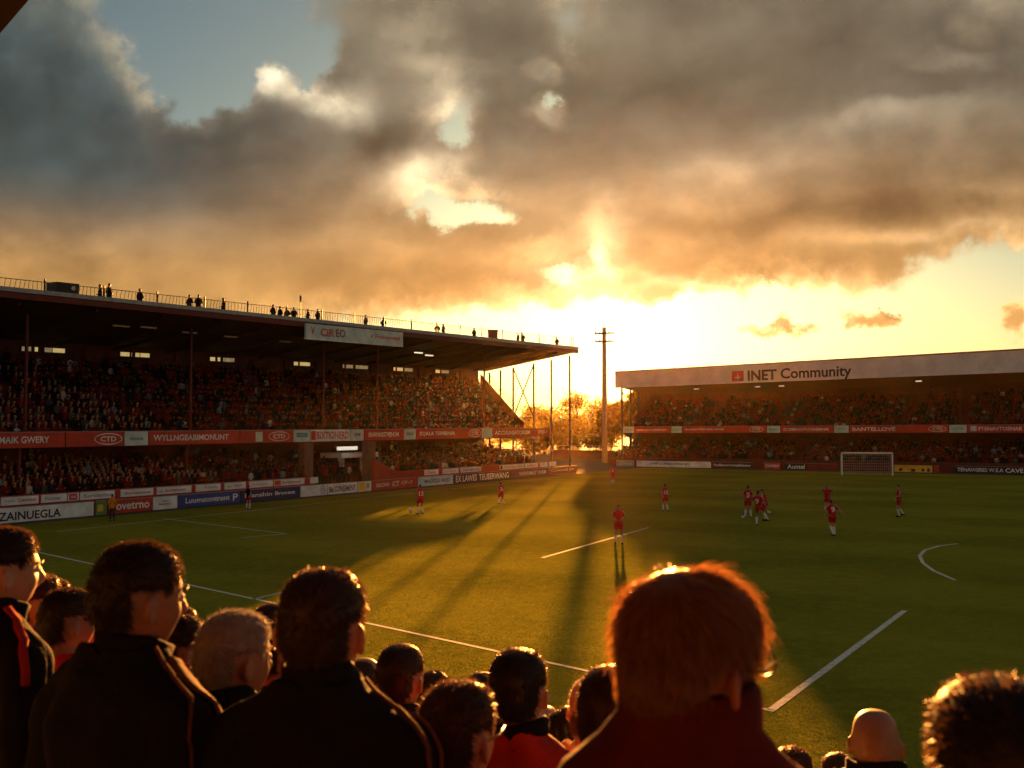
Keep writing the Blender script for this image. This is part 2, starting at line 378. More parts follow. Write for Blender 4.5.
# open stair climbing the end of the upper tier
mb = MB(); n = 24
for i in range(n):
    f0, f1 = i/n, (i+1)/n
    wa, wb = 2.4+9.6*f0, 2.4+9.6*f1; za = 3.9+5.9*f1
    LS.box(mb, send(wa)+.35, send(wa)+1.7, wa, wb, za-.12, za)
stair = mb.build('end_stair', M_grey, ls)
mb = MB()
mb.hexa([LS(send(2.4)+1.75,2.4,3.5), LS(send(2.4)+1.85,2.4,3.5), LS(send(12)+1.85,12,9.5), LS(send(12)+1.75,12,9.5), LS(send(2.4)+1.75,2.4,3.95), LS(send(2.4)+1.85,2.4,3.95), LS(send(12)+1.85,12,9.95), LS(send(12)+1.75,12,9.95)])
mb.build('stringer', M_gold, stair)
mb = MB()
for h in (.5, 1.0): mb.tube([LS(send(2.4)+1.8,2.4,4.0+h), LS(send(12)+1.8,12,9.95+h)], .035, 6)
for i in range(13):
    f0 = i/12; w_ = 2.4+9.6*f0; mb.tube([LS(send(w_)+1.8, w_, 3.9+6*f0), LS(send(w_)+1.8, w_, 5.0+5.95*f0)], .03, 6)
mb.build('handrail', M_dark, stair)
mb = MB(); mb.hexa([LS(send(3.5)+.05,3.5,4.4), LS(send(3.5)+.25,3.5,4.4), LS(send(12)+.25,12,9.3), LS(send(12)+.05,12,9.3), LS(send(3.5)+.05,3.5,5.6), LS(send(3.5)+.25,3.5,5.6), LS(send(12)+.25,12,10.75), LS(send(12)+.05,12,10.75)])
mb.build('end_wall', M_seat, ls)
# lit windows of the boxes at the back of the upper tier
for u0, u1, lit_ in ((20, 33, 0), (33, 36, 1), (43, 50, 0), (51, 63, 1), (119, 128, 1), (130, 133, 0), (134, 138, 1), (139, 148, 1), (209, 219, 1), (222, 233, 0), (293, 297, 1), (299, 309, 1), (342, 352, 0), (355, 367, 0), (393, 402, 1), (404, 412, 0), (435, 440, 1), (441, 448, 0)):
    s0, s1 = LS.s_at(u0, 12.05), LS.s_at(u1, 12.05)
    fr_ = fbox(LS, 'window', M_dark, ls, s0-.06, s1+.06, 12.0, 12.09, 10.58, 10.98)
    fbox(LS, 'pane', M_glow if lit_ else mat('dim_window', (.55, .42, .22), .3, .3, 3, emit=.035), fr_, s0, s1, 11.96, 11.99, 10.63, 10.93)
for s in np.arange(-33, 70, 4.3): fbox(LS, 'pilaster', M_wall, ls, s, s+.22, 11.9, 12.08, 9.8, 11.05)

# players' tunnel: pillars, white canopy, lamp panel, curved red flank
for u0, u1 in ((303, 312), (366, 374)):
    s0, s1 = LS.s_at(u0, 2.2), LS.s_at(u1, 2.2); fbox(LS, 'pillar', mat('pillar_brown', (.21, .10, .06), .75, .2, 2), ls, s0, s1, 2.0, 2.6, 0, 4.12)
can = fbox(LS, 'tunnel_canopy', M_white, ls, LS.s_at(334, 4.5), LS.s_at(371, 4.5), 3.6, 6.0, 2.75, 3.15)
fbox(LS, 'canopy_leg', M_white, can, LS.s_at(340, 4.5), LS.s_at(344, 4.5), 4.4, 4.7, 1.2, 2.74)
fbox(LS, 'canopy_leg', M_white, can, LS.s_at(362, 4.5), LS.s_at(365, 4.5), 4.4, 4.7, 1.2, 2.74)
fbox(LS, 'lamp_panel', mat('panel_lamp', (.95, .9, .75), .5, .05, 2, emit=.08), ls, LS.s_at(338, 3.2), LS.s_at(357, 3.2), 3.1, 3.3, 3.42, 3.72)
f0, f1 = LS.s_at(373, 1.0), LS.s_at(416, 1.0)
pr = [(f0, LS.z_at(f0, 1., 458))] + [(f0+(f1-f0)*k, LS.z_at(f0+(f1-f0)*k, 1., 458+17*(1-(1-k)**1.9))) for k in (.15,.3,.45,.6,.75,.9,1.)]
mb = MB(); k = len(pr)
a = [LS(s, .85, z) for s, z in pr]+[LS(f1, .85, 0), LS(f0, .85, 0)]; b = [LS(s, 1.15, z) for s, z in pr]+[LS(f1, 1.15, 0), LS(f0, 1.15, 0)]; k = len(a)
mb.add(a+b, [tuple(range(k)), tuple(range(k, 2*k))[::-1]]+[(i, k+i, k+(i+1) % k, (i+1) % k) for i in range(k)])
mb.build('tunnel_flank', M_red, ls)
# railing along the roof edge
rr = empty('roof_railing', LS(20, .5, 13.0), 'thin wire and post railing along the roof edge of the left grandstand', 'railing')
mb = MB()
for s in np.arange(-12, 73.3, .3):
    j = .1*math.sin(s*1.7); mb.tube([LS(s, .45, 12.95), LS(s+.10+j, .45, 13.84)], .016, 4, cap=False)
wires = mb.build('wire_infill', M_dark, rr)
MB().tube([LS(-12, .45, 13.86), LS(73.3, .45, 13.88)], .024, 6).build('top_rail', M_dark, rr)
for s in list(np.arange(-9.4, 73, 4.1))+[73.2]: MB().tube([LS(s, .45, 12.9), LS(s, .45, 14.05)], .055, 6).build('post', M_dark, rr)

rs = empty('grandstand', RS(25, 0, 0), 'two-tier grandstand with deep white fascia behind the far goal', 'grandstand')
steps(RS, 1.1, 60, 1.4, .75, 10, .78, .2).build('lower_terrace', M_seat, rs)
fbox(RS, 'perimeter_wall', M_redd, rs, .8, 60, 1.05, 1.25, 0, 1.25)
fbox(RS, 'back_wall', M_wall, rs, 1.2, 60, 9.2, 9.4, .7, 4.6)
fbox(RS, 'balcony_slab', M_soff, rs, 3.2, 60, 2.9, 12.3, 4.61, 4.78)
fbox(RS, 'balcony_front', M_redd, rs, 3.5, 60, 2.78, 2.9, 4.66, 5.62)
steps(RS, 3.2, 60, 3.5, 4.84, 11, .78, .36, back=.06).build('upper_terrace', M_seat, rs)
mb = MB(); mb.hexa([RS(3.0,5.5,5.6), RS(3.2,5.5,5.6), RS(3.2,12.3,4.8), RS(3.0,12.3,4.8), RS(3.0,5.5,7.0), RS(3.2,5.5,7.0), RS(3.2,12.3,10.3), RS(3.0,12.3,10.3)]); mb.build('end_wall', M_seat, rs)  # end wall put in to stop sunlight crossing the upper tier
MB().hexa([RS(2.75,7.4,4.9), RS(2.95,7.4,4.9), RS(2.95,12.3,4.9), RS(2.75,12.3,4.9), RS(2.75,7.4,10.75), RS(2.95,7.4,10.75), RS(2.95,12.3,10.3), RS(2.75,12.3,10.3)]).build('sun_block_wall', M_wall, rs)  # extra wall up to the roof, added to block sun through the open end
fbox(RS, 'back_wall', M_wall, rs, 2.0, 60, 12.1, 12.3, 4.8, 10.6)
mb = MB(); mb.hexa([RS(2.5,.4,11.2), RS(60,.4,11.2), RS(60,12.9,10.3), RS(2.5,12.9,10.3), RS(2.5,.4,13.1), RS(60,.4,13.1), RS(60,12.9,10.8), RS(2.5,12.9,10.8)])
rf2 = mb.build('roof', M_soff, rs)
fas = fbox(RS, 'fascia', mat('pale_fascia', (.64, .64, .62), .6, .14, .5), rf2, 2.3, 60, .1, .38, 11.02, 13.2)
fbox(RS, 'roof_edge', M_redd, rf2, 2.25, 60, .06, .45, 13.205, 13.36)
for u in (634, 700, 836, 960): 
    s = RS.s_at(u, 3.2); fbox(RS, 'column', M_redd, rs, s-.05, s+.05, 3.1, 3.2, 5.63, 10.9)
for w_ in (.9, 4.0, 7.0, 10.0):
    MB().tube([RS(3.0, w_, 0), RS(3.0, w_, 11.1-w_*.07)], .14, 8).build('end_column', M_dark, rs)
MB().tube([RS(3.0, .9, 10.6), RS(3.0, 4.0, 8.4)], .08, 6).build('brace', M_dark, rs); MB().tube([RS(3.0, 4., 10.6), RS(3.0, 7.0, 8.4)], .08, 6).build('brace', M_dark, rs)
for u, v in ((694, 390), (755, 387), (779, 387), (916, 380)):
    w_ = 3.0; s = RS.s_at(u, w_); fbox(RS, 'batten_light', M_tube, rf2, s, s+.7, w_, w_+.15, 10.55, 10.65)
for s in np.arange(4, 60, 5.5): fbox(RS, 'pilaster', M_wall, rs, s, s+.25, 11.9, 12.08, 8.8, 10.2)

# ------------------------------------------------------------------ the near terrace, its roof and rear wall
def NP(a, m_, z): p = nd*a+md*m_; return Vector((p.x, p.y, z))
def tread(m_): return 3.75-.27*math.floor((m_+.4)/.8+1e-6)       # floor height below a place on the near terrace
nt = empty('near_terrace', NP(0, 0, 0), 'dark roofed spectator terrace in the foreground with descending concrete steps', 'terrace')
mb = MB(); prof = [(-6.8, 0)]
for i in range(-8, 8): prof += [(i*.8-.4, 3.75-.27*i), (i*.8+.4, 3.75-.27*i)]
prof += [(6.0, 0)]
k = len(prof); mb.add([NP(-14, a, z) for a, z in prof]+[NP(16, a, z) for a, z in prof], [(i, i+1, k+i+1, k+i) for i in range(k-1)]+[tuple(range(k))[::-1], tuple(range(k, 2*k))])
mb.build('concrete_steps', M_conc, nt)
mb = MB(); e = Vector((-.65, .76, 0)).normalized(); q = Vector((e.y, -e.x, 0)); p0 = Vector((-3.41, 6.97, 0))-q*.06
c = [p0+e*9, p0-e*24, p0-e*24-q*17, p0+e*9-q*17]
mb.hexa([Vector((p.x, p.y, 8.4)) for p in c]+[Vector((p.x, p.y, 8.75)) for p in c]); mb.build('roof', M_soff, nt)
mb = MB(); c = [NP(-14, -6.85, 0), NP(16, -6.85, 0), NP(16, -7.1, 0), NP(-14, -7.1, 0)]
mb.hexa(c+[p+Vector((0, 0, 8.38)) for p in c]); mb.build('rear_wall', M_wall, nt)
for a in (-12.5, 14.5): MB().tube([NP(a, -6, 5.5), NP(a, -6, 8.4)], .12, 8).build('roof_post', M_redd, nt)

# ------------------------------------------------------------------ between the stands: mast, trees, clutter
mp = on_ground(604.5, 463); mast = empty('floodlight_mast', mp, 'tall pale mast with two cross-arms standing in the gap between the stands', 'mast')
H = CAM_H+(HOR-327)/F*mp.y
MB().tube([mp, mp+Vector((0, 0, H*.5)), mp+Vector((0, 0, H))], [.44, .38, .33], 12).build('pole', mat('weathered_timber', (.35, .27, .2), .8, .25, 5), mast, True)
for zz, hw in ((H-1.05, 1.5), (H-2.3, 1.45)):
    arm = MB().tube([mp+Vector((-hw, -.42, zz)), mp+Vector((hw, -.42, zz+.12))], .14, 6).build('cross_arm', M_dark, mast)
    for x in (-hw+.12, -.7, .7, hw-.12):
        MB().tube([mp+Vector((x, -.42, zz+.05)), mp+Vector((x, -.42, zz+.2)), mp+Vector((x, -.42, zz+.38))], [.1, .17, .07], 8).build('insulator', M_grey, arm)
def leaf_mat(name, c):
    m = bpy.data.materials.new(name); m.use_nodes = True; t = NT(m.node_tree); t.t.nodes.clear()
    ob = t.new('ShaderNodeTexCoord').outputs['Object']; n = t.noise(ob, .9, 3)
    cc = t.mix(t.step(n, .35, .65), tuple(x*.7 for x in c), tuple(x*1.35 for x in c))
    d = t.new('ShaderNodeBsdfDiffuse'); t.put(d.inputs[0], cc); tr = t.new('ShaderNodeBsdfTranslucent'); t.put(tr.inputs[0], t.v('MULTIPLY', cc, (4.6, 2.7, .4)))
    mx = t.new('ShaderNodeMixShader'); mx.inputs[0].default_value = .6
    t.t.links.new(d.outputs[0], mx.inputs[1]); t.t.links.new(tr.outputs[0], mx.inputs[2])
    o = t.new('ShaderNodeOutputMaterial'); t.t.links.new(mx.outputs[0], o.inputs[0]); return m
M_leaf = leaf_mat('leaves', (.075, .085, .02)); M_bark = mat('bark', (.09, .06, .04), .9, .3, 4, bump=.4)
def tree_meshes(seed, h, wd, nl=2600, ls=1.):
    r = np.random.default_rng(seed)
    mb = MB(); mb.tube([(0,0,0), (.1,0,h*.25), (0,.1,h*.5), (.1,0,h*.8)], [h*.028, h*.022, h*.016, h*.006], 8)
    lob = []
    for i in range(15):
        t_ = r.uniform(.28, .95); an = r.uniform(0, 6.28); rad = wd*.5*math.sin(min(1, (t_-.15)/.55)*1.57)*(1 if t_ < .7 else (1.12-t_)*2.4)*r.uniform(.5, 1)
        lob.append((math.cos(an)*rad, math.sin(an)*rad, h*t_, wd*r.uniform(.13, .22)))
        mb.tube([(0, 0, h*t_*.72), (math.cos(an)*rad*.5, math.sin(an)*rad*.5, h*t_*.9), lob[-1][:3]], [h*.009, h*.006, h*.002], 5)
    V, Fc = [], []
    for i in range(nl):
        x, y, z, rr_ = lob[r.integers(len(lob))]
        d = r.normal(size=3); d /= np.linalg.norm(d); p = np.array((x, y, z))+d*rr_*r.uniform(.35, 1.15)*np.array((1, 1, .8))
        a = r.normal(size=3); a /= np.linalg.norm(a); b = np.cross(a, r.normal(size=3)); b /= np.linalg.norm(b); s = r.uniform(.16, .34)*ls
        k = len(V); V += [p-a*s-b*s*.6, p+a*s-b*s*.5, p+a*s*.8+b*s*.6, p-a*s*.9+b*s*.5]; Fc.append((k, k+1, k+2, k+3))
    return mb, V, np.array(Fc)
TREES = [(516, 421, 275, 10, 'low'), (541, 408, 278, 12, 'wide'), (559, 403, 282, 12, 'wide'), (577, 398, 270, 12, 'round'), (592, 402, 286, 12, 'round'), (611, 404, 280, 12, 'round'), (630, 398, 172, 7.5, 'wide'), (649, 397, 176, 8.5, 'wide'), (498, 424, 290, 12, 'low'), (600, 420, 200, 7, 'low'), (567, 424, 200, 8, 'low'), (535, 428, 200, 8, 'low'), (660, 404, 305, 13, 'wide')]
tl = ['low bushy tree behind the open end of the left stand', 'broad leafy tree seen between the end columns of the left stand', 'broad leafy tree just left of the tallest golden tree in the gap', 'rounded golden tree crown standing just left of the mast', 'slender crowned tree directly behind the mast', 'rounded tree crown just right of the mast', 'broad tree partly hidden by the end columns of the far stand', 'broad tree behind the roof end of the far stand', 'low tree behind the cross-braced columns of the left stand', 'low shrubby tree at the foot of the mast', 'low shrubby tree beside the last column of the left stand', 'low shrubby tree beneath the end stair of the left stand', 'broad tree behind the upper tier of the far stand']
for i, (u, v, y, wd, kd) in enumerate(TREES):
    h = CAM_H+(HOR-v)/F*y; p = Vector(((u-512)/F*y, y, 0))
    tr = empty('leafy_tree', p, tl[i], 'tree', 'trees beyond the gap between the stands')
    mb, V, Fc = tree_meshes(50+i, h, wd*1.3, *((7000, 1.7) if y < 215 and u > 610 else (2600, 1.)))
    mb.v = [q+p for q in mb.v]; mb.build('trunk', M_bark, tr, True); np_mesh('crown', V, Fc, M_leaf, tr, smooth=False)
# low wall closing the gap, a parked van and a small hut behind it
a, b = on_ground(553, 458), on_ground(640, 460)
d = (b-a).normalized(); n = Vector((-d.y, d.x, 0))
wl = empty('boundary_wall', a, 'low brown boundary wall with rail closing the gap between the stands', 'wall')
mb = MB(); mb.hexa([a, b, b+n*.25, a+n*.25]+[p+Vector((0, 0, 1.5)) for p in (a, b, b+n*.25, a+n*.25)]); mb.build('wall', M_wall, wl)
mb = MB(); mb.tube([a+Vector((0, 0, 2.3)), b+Vector((0, 0, 2.3))], .05, 6)
for k in range(9): q_ = a.lerp(b, k/8)+n*.12; mb.tube([q_+Vector((0, 0, 1.5)), q_+Vector((0, 0, 2.3))], .04, 6)
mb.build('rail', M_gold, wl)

# unseen building added behind the far stand to keep low sun off the pitch
c0, c1 = Vector((22.0, 172, 0)), Vector((52.0, 157.5, 0)); cd = (c1-c0).normalized(); cn = Vector((-cd.y, cd.x, 0)); CL_ = (c1-c0).length
cb_ = empty('sun_block_building', c0.lerp(c1, .5), 'tall brown block hidden behind the far stand, added to stop low sun', 'building')
def CP(a, w_, z): p = c0+cd*a+cn*w_; return Vector((p.x, p.y, z))
MB().hexa([CP(0,0,0), CP(CL_,0,0), CP(CL_,14,0), CP(0,14,0), CP(0,0,13.2), CP(CL_,0,13.2), CP(CL_,14,13.2), CP(0,14,13.2)]).build('wall', M_wall, cb_)
rf3 = MB().hexa([CP(-.3,-.3,13.21), CP(CL_+.3,-.3,13.21), CP(CL_+.3,14.3,13.21), CP(-.3,14.3,13.21), CP(-.3,-.3,13.5), CP(CL_+.3,-.3,13.5), CP(CL_+.3,14.3,13.5), CP(-.3,14.3,13.5)]).build('roof', M_dark, cb_)
for z in (2., 5.5, 9.):
    for w_ in (2., 6., 10.): 
        wn_ = MB().hexa([CP(-.06,w_,z), CP(-.01,w_,z), CP(-.01,w_+1.6,z), CP(-.06,w_+1.6,z), CP(-.06,w_,z+1.8), CP(-.01,w_,z+1.8), CP(-.01,w_+1.6,z+1.8), CP(-.06,w_+1.6,z+1.8)]).build('window', M_dark, cb_)
# ------------------------------------------------------------------ signs and advertising boards
_txt = {}
def text_mesh(s, bold=.0):
    """flat lettering as vertices in a unit box and faces"""
    key = (s, bold)
    if key in _txt: return _txt[key]
    c = bpy.data.curves.new('t', 'FONT'); c.body = s; c.size = 1; c.offset = bold; c.resolution_u = 3
    o = bpy.data.objects.new('t', c); col.objects.link(o)
    dg = bpy.context.evaluated_depsgraph_get(); me = bpy.data.meshes.new_from_object(o.evaluated_get(dg))
    V = np.array([v.co[:2] for v in me.vertices]); Fc = [tuple(p.vertices) for p in me.polygons]
    col.objects.unlink(o); bpy.data.objects.remove(o); bpy.data.curves.remove(c); bpy.data.meshes.remove(me)
    lo, hi = V.min(0), V.max(0); V = (V-lo)/np.maximum(hi-lo, 1e-6)
    _txt[key] = (V, Fc); return _txt[key]
C = dict(white=(.74,.76,.73), pale=(.52,.62,.60), red=(.50,.035,.015), blue=(.03,.07,.28), navy=(.025,.03,.10), black=(.015,.015,.017), yellow=(.75,.45,.03), maroon=(.2,.02,.015), teal=(.05,.30,.30),
         sky=(.42,.62,.68), dark=(.05,.03,.035), purple=(.12,.04,.10), green=(.10,.26,.05), grey=(.3,.3,.32), brick=(.26,.06,.035), letred=(.6,.06,.03), letgrey=(.28,.30,.30), cream=(.7,.66,.55))
def CM(k): return mat(k+'_panel', C[k], .5, .2, 1.1, spec=.35)
def put_text(fr, par, s, u0, u1, w_, z0, z1, cname, bold=.02, name='lettering'):
    V, Fc = text_mesh(s, bold); a, b = fr.s_at(u0, w_), fr.s_at(u1, w_)
    mb = MB(); mb.add([fr(a+(b-a)*x, w_, z0+(z1-z0)*y) for x, y in V], Fc); return mb.build(name, CM(cname), par)
def ring(fr, par, u0, u1, w_, z0, z1, cname, th=.12, name='emblem', rx=1.):
    a, b = fr.s_at(u0, w_), fr.s_at(u1, w_); cs, cz, rs_, rz_ = (a+b)/2, (z0+z1)/2, (b-a)/2, (z1-z0)/2
    mb = MB(); n = 28; V = []
    for k in range(n):
        t = 6.2832*k/n
        for q in (1, 1-th): V.append(fr(cs+rs_*(q if q == 1 else 1-th*rz_/rs_*1.3)*math.cos(t), w_, cz+rz_*(q if q == 1 else 1-th*1.3)*math.sin(t)))
    mb.add(V, [(2*k, 2*((k+1) % n), 2*((k+1) % n)+1, 2*k+1) for k in range(n)]); return mb.build(name, CM(cname), par)
def rect(fr, par, u0, u1, w_, z0, z1, cname, name='patch'):
    a, b = fr.s_at(u0, w_), fr.s_at(u1, w_)
    return MB().add([fr(a,w_,z0), fr(b,w_,z0), fr(b,w_,z1), fr(a,w_,z1)], [(0,1,2,3)]).build(name, CM(cname), par)
def board(fr, u0, u1, w_, z0, z1, cname, label, group, thick=.07, name='advertising_board', gap=.03):
    a, b = fr.s_at(u0, w_)+gap, fr.s_at(u1, w_)-gap
    root = empty(name, fr((a+b)/2, w_, z0), label, 'sign' if name == 'hanging_sign' else 'board', group)
    mb = MB(); fr.box(mb, a, b, w_, w_+thick, z0, z1); mb.build('panel', CM(cname), root)
    mb = MB(); fr.box(mb, a-.015, b+.015, w_-.012, w_+thick+.01, z1+.002, z1+.03); mb.build('top_edge', M_grey, root)
    return root
ORD = ['first', 'second', 'third', 'fourth', 'fifth', 'sixth', 'seventh', 'eighth', 'ninth', 'tenth', 'eleventh', 'twelfth', 'thirteenth', 'fourteenth', 'fifteenth', 'sixteenth']
def row(fr, w_, z0, z1, items, where, group):
    h = z1-z0; k = {}
    for it in items:
        u0, u1, cn, look, decs = it; i = k.get((cn, look), 0); k[(cn, look)] = i+1
        same = sum(1 for q in items if q[2] == cn and q[3] == look)
        lab = f'{look} on {where}' if same == 1 else f'{ORD[i]} {look} from the left on {where}'
        r = board(fr, u0, u1, w_, z0, z1, cn, lab, group)
        for d in decs:
            if d[0] == 't': put_text(fr, r, d[1], d[2], d[3], w_-.012, z0+h*d[4], z0+h*d[5], d[6])
            if d[0] == 'o':
                put_text(fr, r, d[1], d[2]+(d[3]-d[2])*.22, d[3]-(d[3]-d[2])*.22, w_-.012, z0+h*.32, z0+h*.68, d[4]); ring(fr, r, d[2], d[3], w_-.014, z0+h*.1, z0+h*.9, d[4])
            if d[0] == 'r': rect(fr, r, d[1], d[2], w_-.010, z0+h*d[3], z0+h*d[4], d[5], 'emblem')
# pitch-side boards of the left stand
row(LS, .5, .04, .88, [
 (-42, 96, 'white', 'long white board with bold black capitals', [('t', 'ZAINUEGLA', 1, 63, .14, .72, 'black')]),
 (97.5, 109, 'green', 'small green square board with a yellow device', [('r', 99.5, 105, .25, .75, 'yellow')]),
 (110, 154, 'red', 'red board with rounded white lettering', [('t', 'ovetrno', 118, 151, .24, .78, 'white')]),
 (154.5, 179, 'white', 'short white board with small red lettering', [('t', 'Aeolate', 160, 172, .34, .52, 'letred'), ('t', 'anor', 164, 171, .56, .70, 'letgrey')]),
 (179.5, 241, 'blue', 'blue board with white slanted lettering and square letter emblem', [('t', 'Luumstontront', 187, 231, .3, .74, 'white'), ('t', 'P', 234, 239, .2, .8, 'white')]),
 (241.5, 301, 'navy', 'navy board with white script lettering', [('t', 'Manshin', 246, 273, .36, .72, 'white'), ('t', 'Bronest', 276, 296, .38, .7, 'white')]),
 (301.5, 328, 'white', 'white board with a dark round emblem at its right end', [('o', 'G', 320.5, 326.5, 'navy')]),
 (328.5, 358, 'white', 'white board with crowded dark capitals', [('t', 'Bal CONSEMENT', 330, 356, .2, .75, 'dark')]),
 (358.5, 372, 'cream', 'cream and yellow patterned board beside the tunnel', [('r', 360, 366, .2, .9, 'yellow'), ('r', 367, 370, .3, .8, 'grey')]),
 (373, 417, 'red', 'red board with white capitals below the curved tunnel flank', [('t', 'BEOW', 377, 390, .3, .68, 'white'), ('t', 'ICT', 393, 399.5, .25, .8, 'white'), ('t', 'CF~7', 402, 413, .4, .75, 'pale')]),
 (418.5, 453.5, 'sky', 'pale blue board with dark capitals', [('t', 'MAGICLE AKED', 425, 450, .3, .7, 'navy')]),
 (454, 511, 'dark', 'dark board crowded with white block capitals', [('t', 'EX LAWES', 456, 477, .12, .86, 'white'), ('t', 'TEUSERWANG', 479, 509, .12, .86, 'white')]),
 (511.5, 548, 'purple', 'dark purple board with pale lettering', [('t', 'WAWMAT WAM', 519, 546, .25, .75, 'pale')]),
 (548.5, 577, 'brick', 'brick red board with pale scribbled lettering', [('t', 'Cownel JA', 551, 574, .3, .75, 'pale')]),
], 'the left touchline', 'boards along the left touchline')
# white panels on the perimeter wall
row(LS, 1.12, .98, 1.44, [
 (3, 41, 'white', 'white panel with red underlined lettering', [('t', 'Cosmolone', 20, 38, .34, .8, 'letred'), ('t', 'Cassia', 7, 17, .4, .7, 'letgrey')]),
 (43, 69, 'white', 'white panel with plain grey lettering', [('t', 'Etomar', 47, 63, .3, .75, 'letgrey')]),
 (69.5, 81, 'white', 'white panel with a red crest', [('r', 71, 79, .1, .92, 'letred'), ('t', 'YUE', 72.5, 77.5, .35, .65, 'white')]),
 (81.5, 116.5, 'white', 'white panel with plain grey lettering', [('t', 'Karolastion', 86, 114, .28, .76, 'letgrey')]),
 (122, 155, 'white', 'white panel with plain red lettering', [('t', 'Atensmanus', 126, 152, .32, .68, 'letred')]),
 (158, 193, 'white', 'white panel with plain red lettering', [('t', 'Isunmon', 167, 187, .3, .75, 'letred'), ('t', 'do', 160, 165, .3, .6, 'letgrey')]),
 (197, 222, 'white', 'white panel with plain grey lettering', [('t', 'll tuely', 206, 219, .3, .75, 'letgrey')]),
 (225.5, 247, 'white', 'white panel with red and grey lettering', [('t', 'Aeo', 228, 233, .3, .65, 'letgrey'), ('t', 'Nyl', 236, 243, .3, .7, 'letred')]),
 (250, 274, 'white', 'white panel with one thin brown line of lettering', [('t', 'Conummanion', 253, 269, .4, .6, 'brick')]),
 (275, 305.5, 'white', 'white panel with a red crest and red lettering', [('r', 275.6, 281.5, .1, .9, 'letred'), ('t', 'Kwstnaned', 283, 301, .3, .75, 'letred')]),
 (311, 319, 'white', 'short blank white panel', []),
 (425, 439, 'white', 'white panel with ragged red lettering', [('t', 'Zonra', 427, 436, .25, .75, 'letred')]),
 (443, 459, 'white', 'white panel with olive lettering', [('t', 'MONLUM', 446, 456, .3, .7, 'yellow')]),
 (461, 481.5, 'white', 'white panel with two-tone red lettering', [('t', 'Aefmanuem', 463, 479, .3, .72, 'letred')]),
 (500, 524, 'white', 'white panel with a dark edge and red lettering', [('r', 500.5, 502.5, .1, .9, 'dark'), ('t', 'Tosuennat', 504, 522, .3, .7, 'letred')]),
 (525, 538, 'white', 'white panel with faint red lettering', [('t', 'nomon', 527, 536, .3, .7, 'letred')]),
 (540, 547.5, 'white', 'small blank panel near the far end', []),
 (549.5, 556, 'white', 'small white panel nearest the far corner', []),
], 'the left perimeter wall', 'panels on the perimeter wall of the left stand')
bal = lambda s, a, b, c='white': ('t', s, a, b, .3, .74, c)
row(LS, 2.66, 4.2, 5.12, [
 (-40, 66, 'red', 'red board with large white serif capitals', [bal('MAIK GWERY', 0, 50)]),
 (66.4, 124.5, 'red', 'red board with a white oval emblem', [('o', 'CTD', 95, 123, 'white')]),
 (125, 149, 'pale', 'pale panel with small dark lettering', [('t', 'beono', 131, 144, .38, .66, 'teal')]),
 (149.5, 240, 'red', 'red board with long jumbled white capitals', [bal('WYLLNGEABIMONUNT', 154, 229)]),
 (240.4, 293.5, 'red', 'red board with a small crest and white oval emblem', [('r', 256, 263, .1, .88, 'cream'), ('o', 'CTD', 269, 290, 'white')]),
 (294, 310.5, 'pale', 'pale panel with a teal block', [('r', 297, 308, .4, .75, 'teal'), ('t', 'NOVO', 299, 306, .5, .66, 'pale')]),
 (311, 350.5, 'white', 'white panel with heavy red capitals', [('r', 311.5, 316, .1, .9, 'letred'), ('t', 'BIXTIONERD', 317, 349, .2, .85, 'letred')]),
 (351, 364, 'pale', 'pale panel with small dark lettering', [('t', 'ow', 355, 361, .4, .7, 'dark')]),
 (364.5, 404, 'red', 'red board with small white lettering', [bal('BNANNISTVENUM', 369, 399)]),
 (404.5, 416, 'pale', 'pale panel with small dark lettering', [('t', 'INANO', 407, 414, .4, .7, 'dark')]),
 (416.5, 482, 'red', 'red board with white capitals and an oval emblem', [bal('EQALA TSINBINIA', 420, 455), ('o', 'CTD', 469, 481, 'white')]),
 (482.5, 492.5, 'pale', 'blank pale panel', []),
 (493, 549, 'red', 'red board with faint white lettering', [bal('ACCUUNSATORISM', 495, 530), bal('JEJU', 538, 547)]),
], 'the left balcony', 'boards along the balcony of the left stand')
row(RS, 2.66, 4.7, 5.58, [
 (622.5, 634, 'pale', 'small lettered pale panel', [('t', 'Tions', 625, 632, .35, .65, 'grey')]),
 (634.4, 670.5, 'red', 'red board with small white lettering', [('t', 'concumomentiown', 636, 666, .35, .65, 'white')]),
 (671, 681.5, 'pale', 'small lettered pale panel', [('t', 'Cons', 673, 679, .35, .7, 'grey')]),
 (682, 766, 'red', 'red board with white lettering and a striped oval emblem', [('t', 'annanmitbntinn amay', 685, 724, .32, .72, 'white'), ('o', 'CTD', 749, 763, 'white')]),
 (766.5, 780, 'pale', 'small lettered pale panel', [('t', 'Bano', 769, 777, .4, .65, 'teal')]),
 (780.5, 833, 'red', 'red board with small white lettering', [('t', 'COMMANITUTIAEMNM', 783, 828, .3, .68, 'white')]),
 (833.5, 848.5, 'pale', 'small lettered pale panel', [('t', 'Bno', 838, 844, .45, .75, 'teal')]),
 (849, 948, 'red', 'red board with large white lettering and a white oval emblem', [('t', 'BANTELLOVE', 852, 895, .25, .75, 'white'), ('o', 'CTD', 928, 946, 'white')]),
 (948.5, 966.5, 'pale', 'small lettered pale panel', [('t', 'ATON', 953, 963, .4, .7, 'teal')]),
 (967, 1045, 'red', 'red board with a crest and white capitals', [('r', 970, 976, .2, .85, 'pale'), ('t', 'FTENAVTOENAR', 978, 1022, .28, .74, 'white')]),
], 'the far balcony', 'boards along the balcony of the far stand')
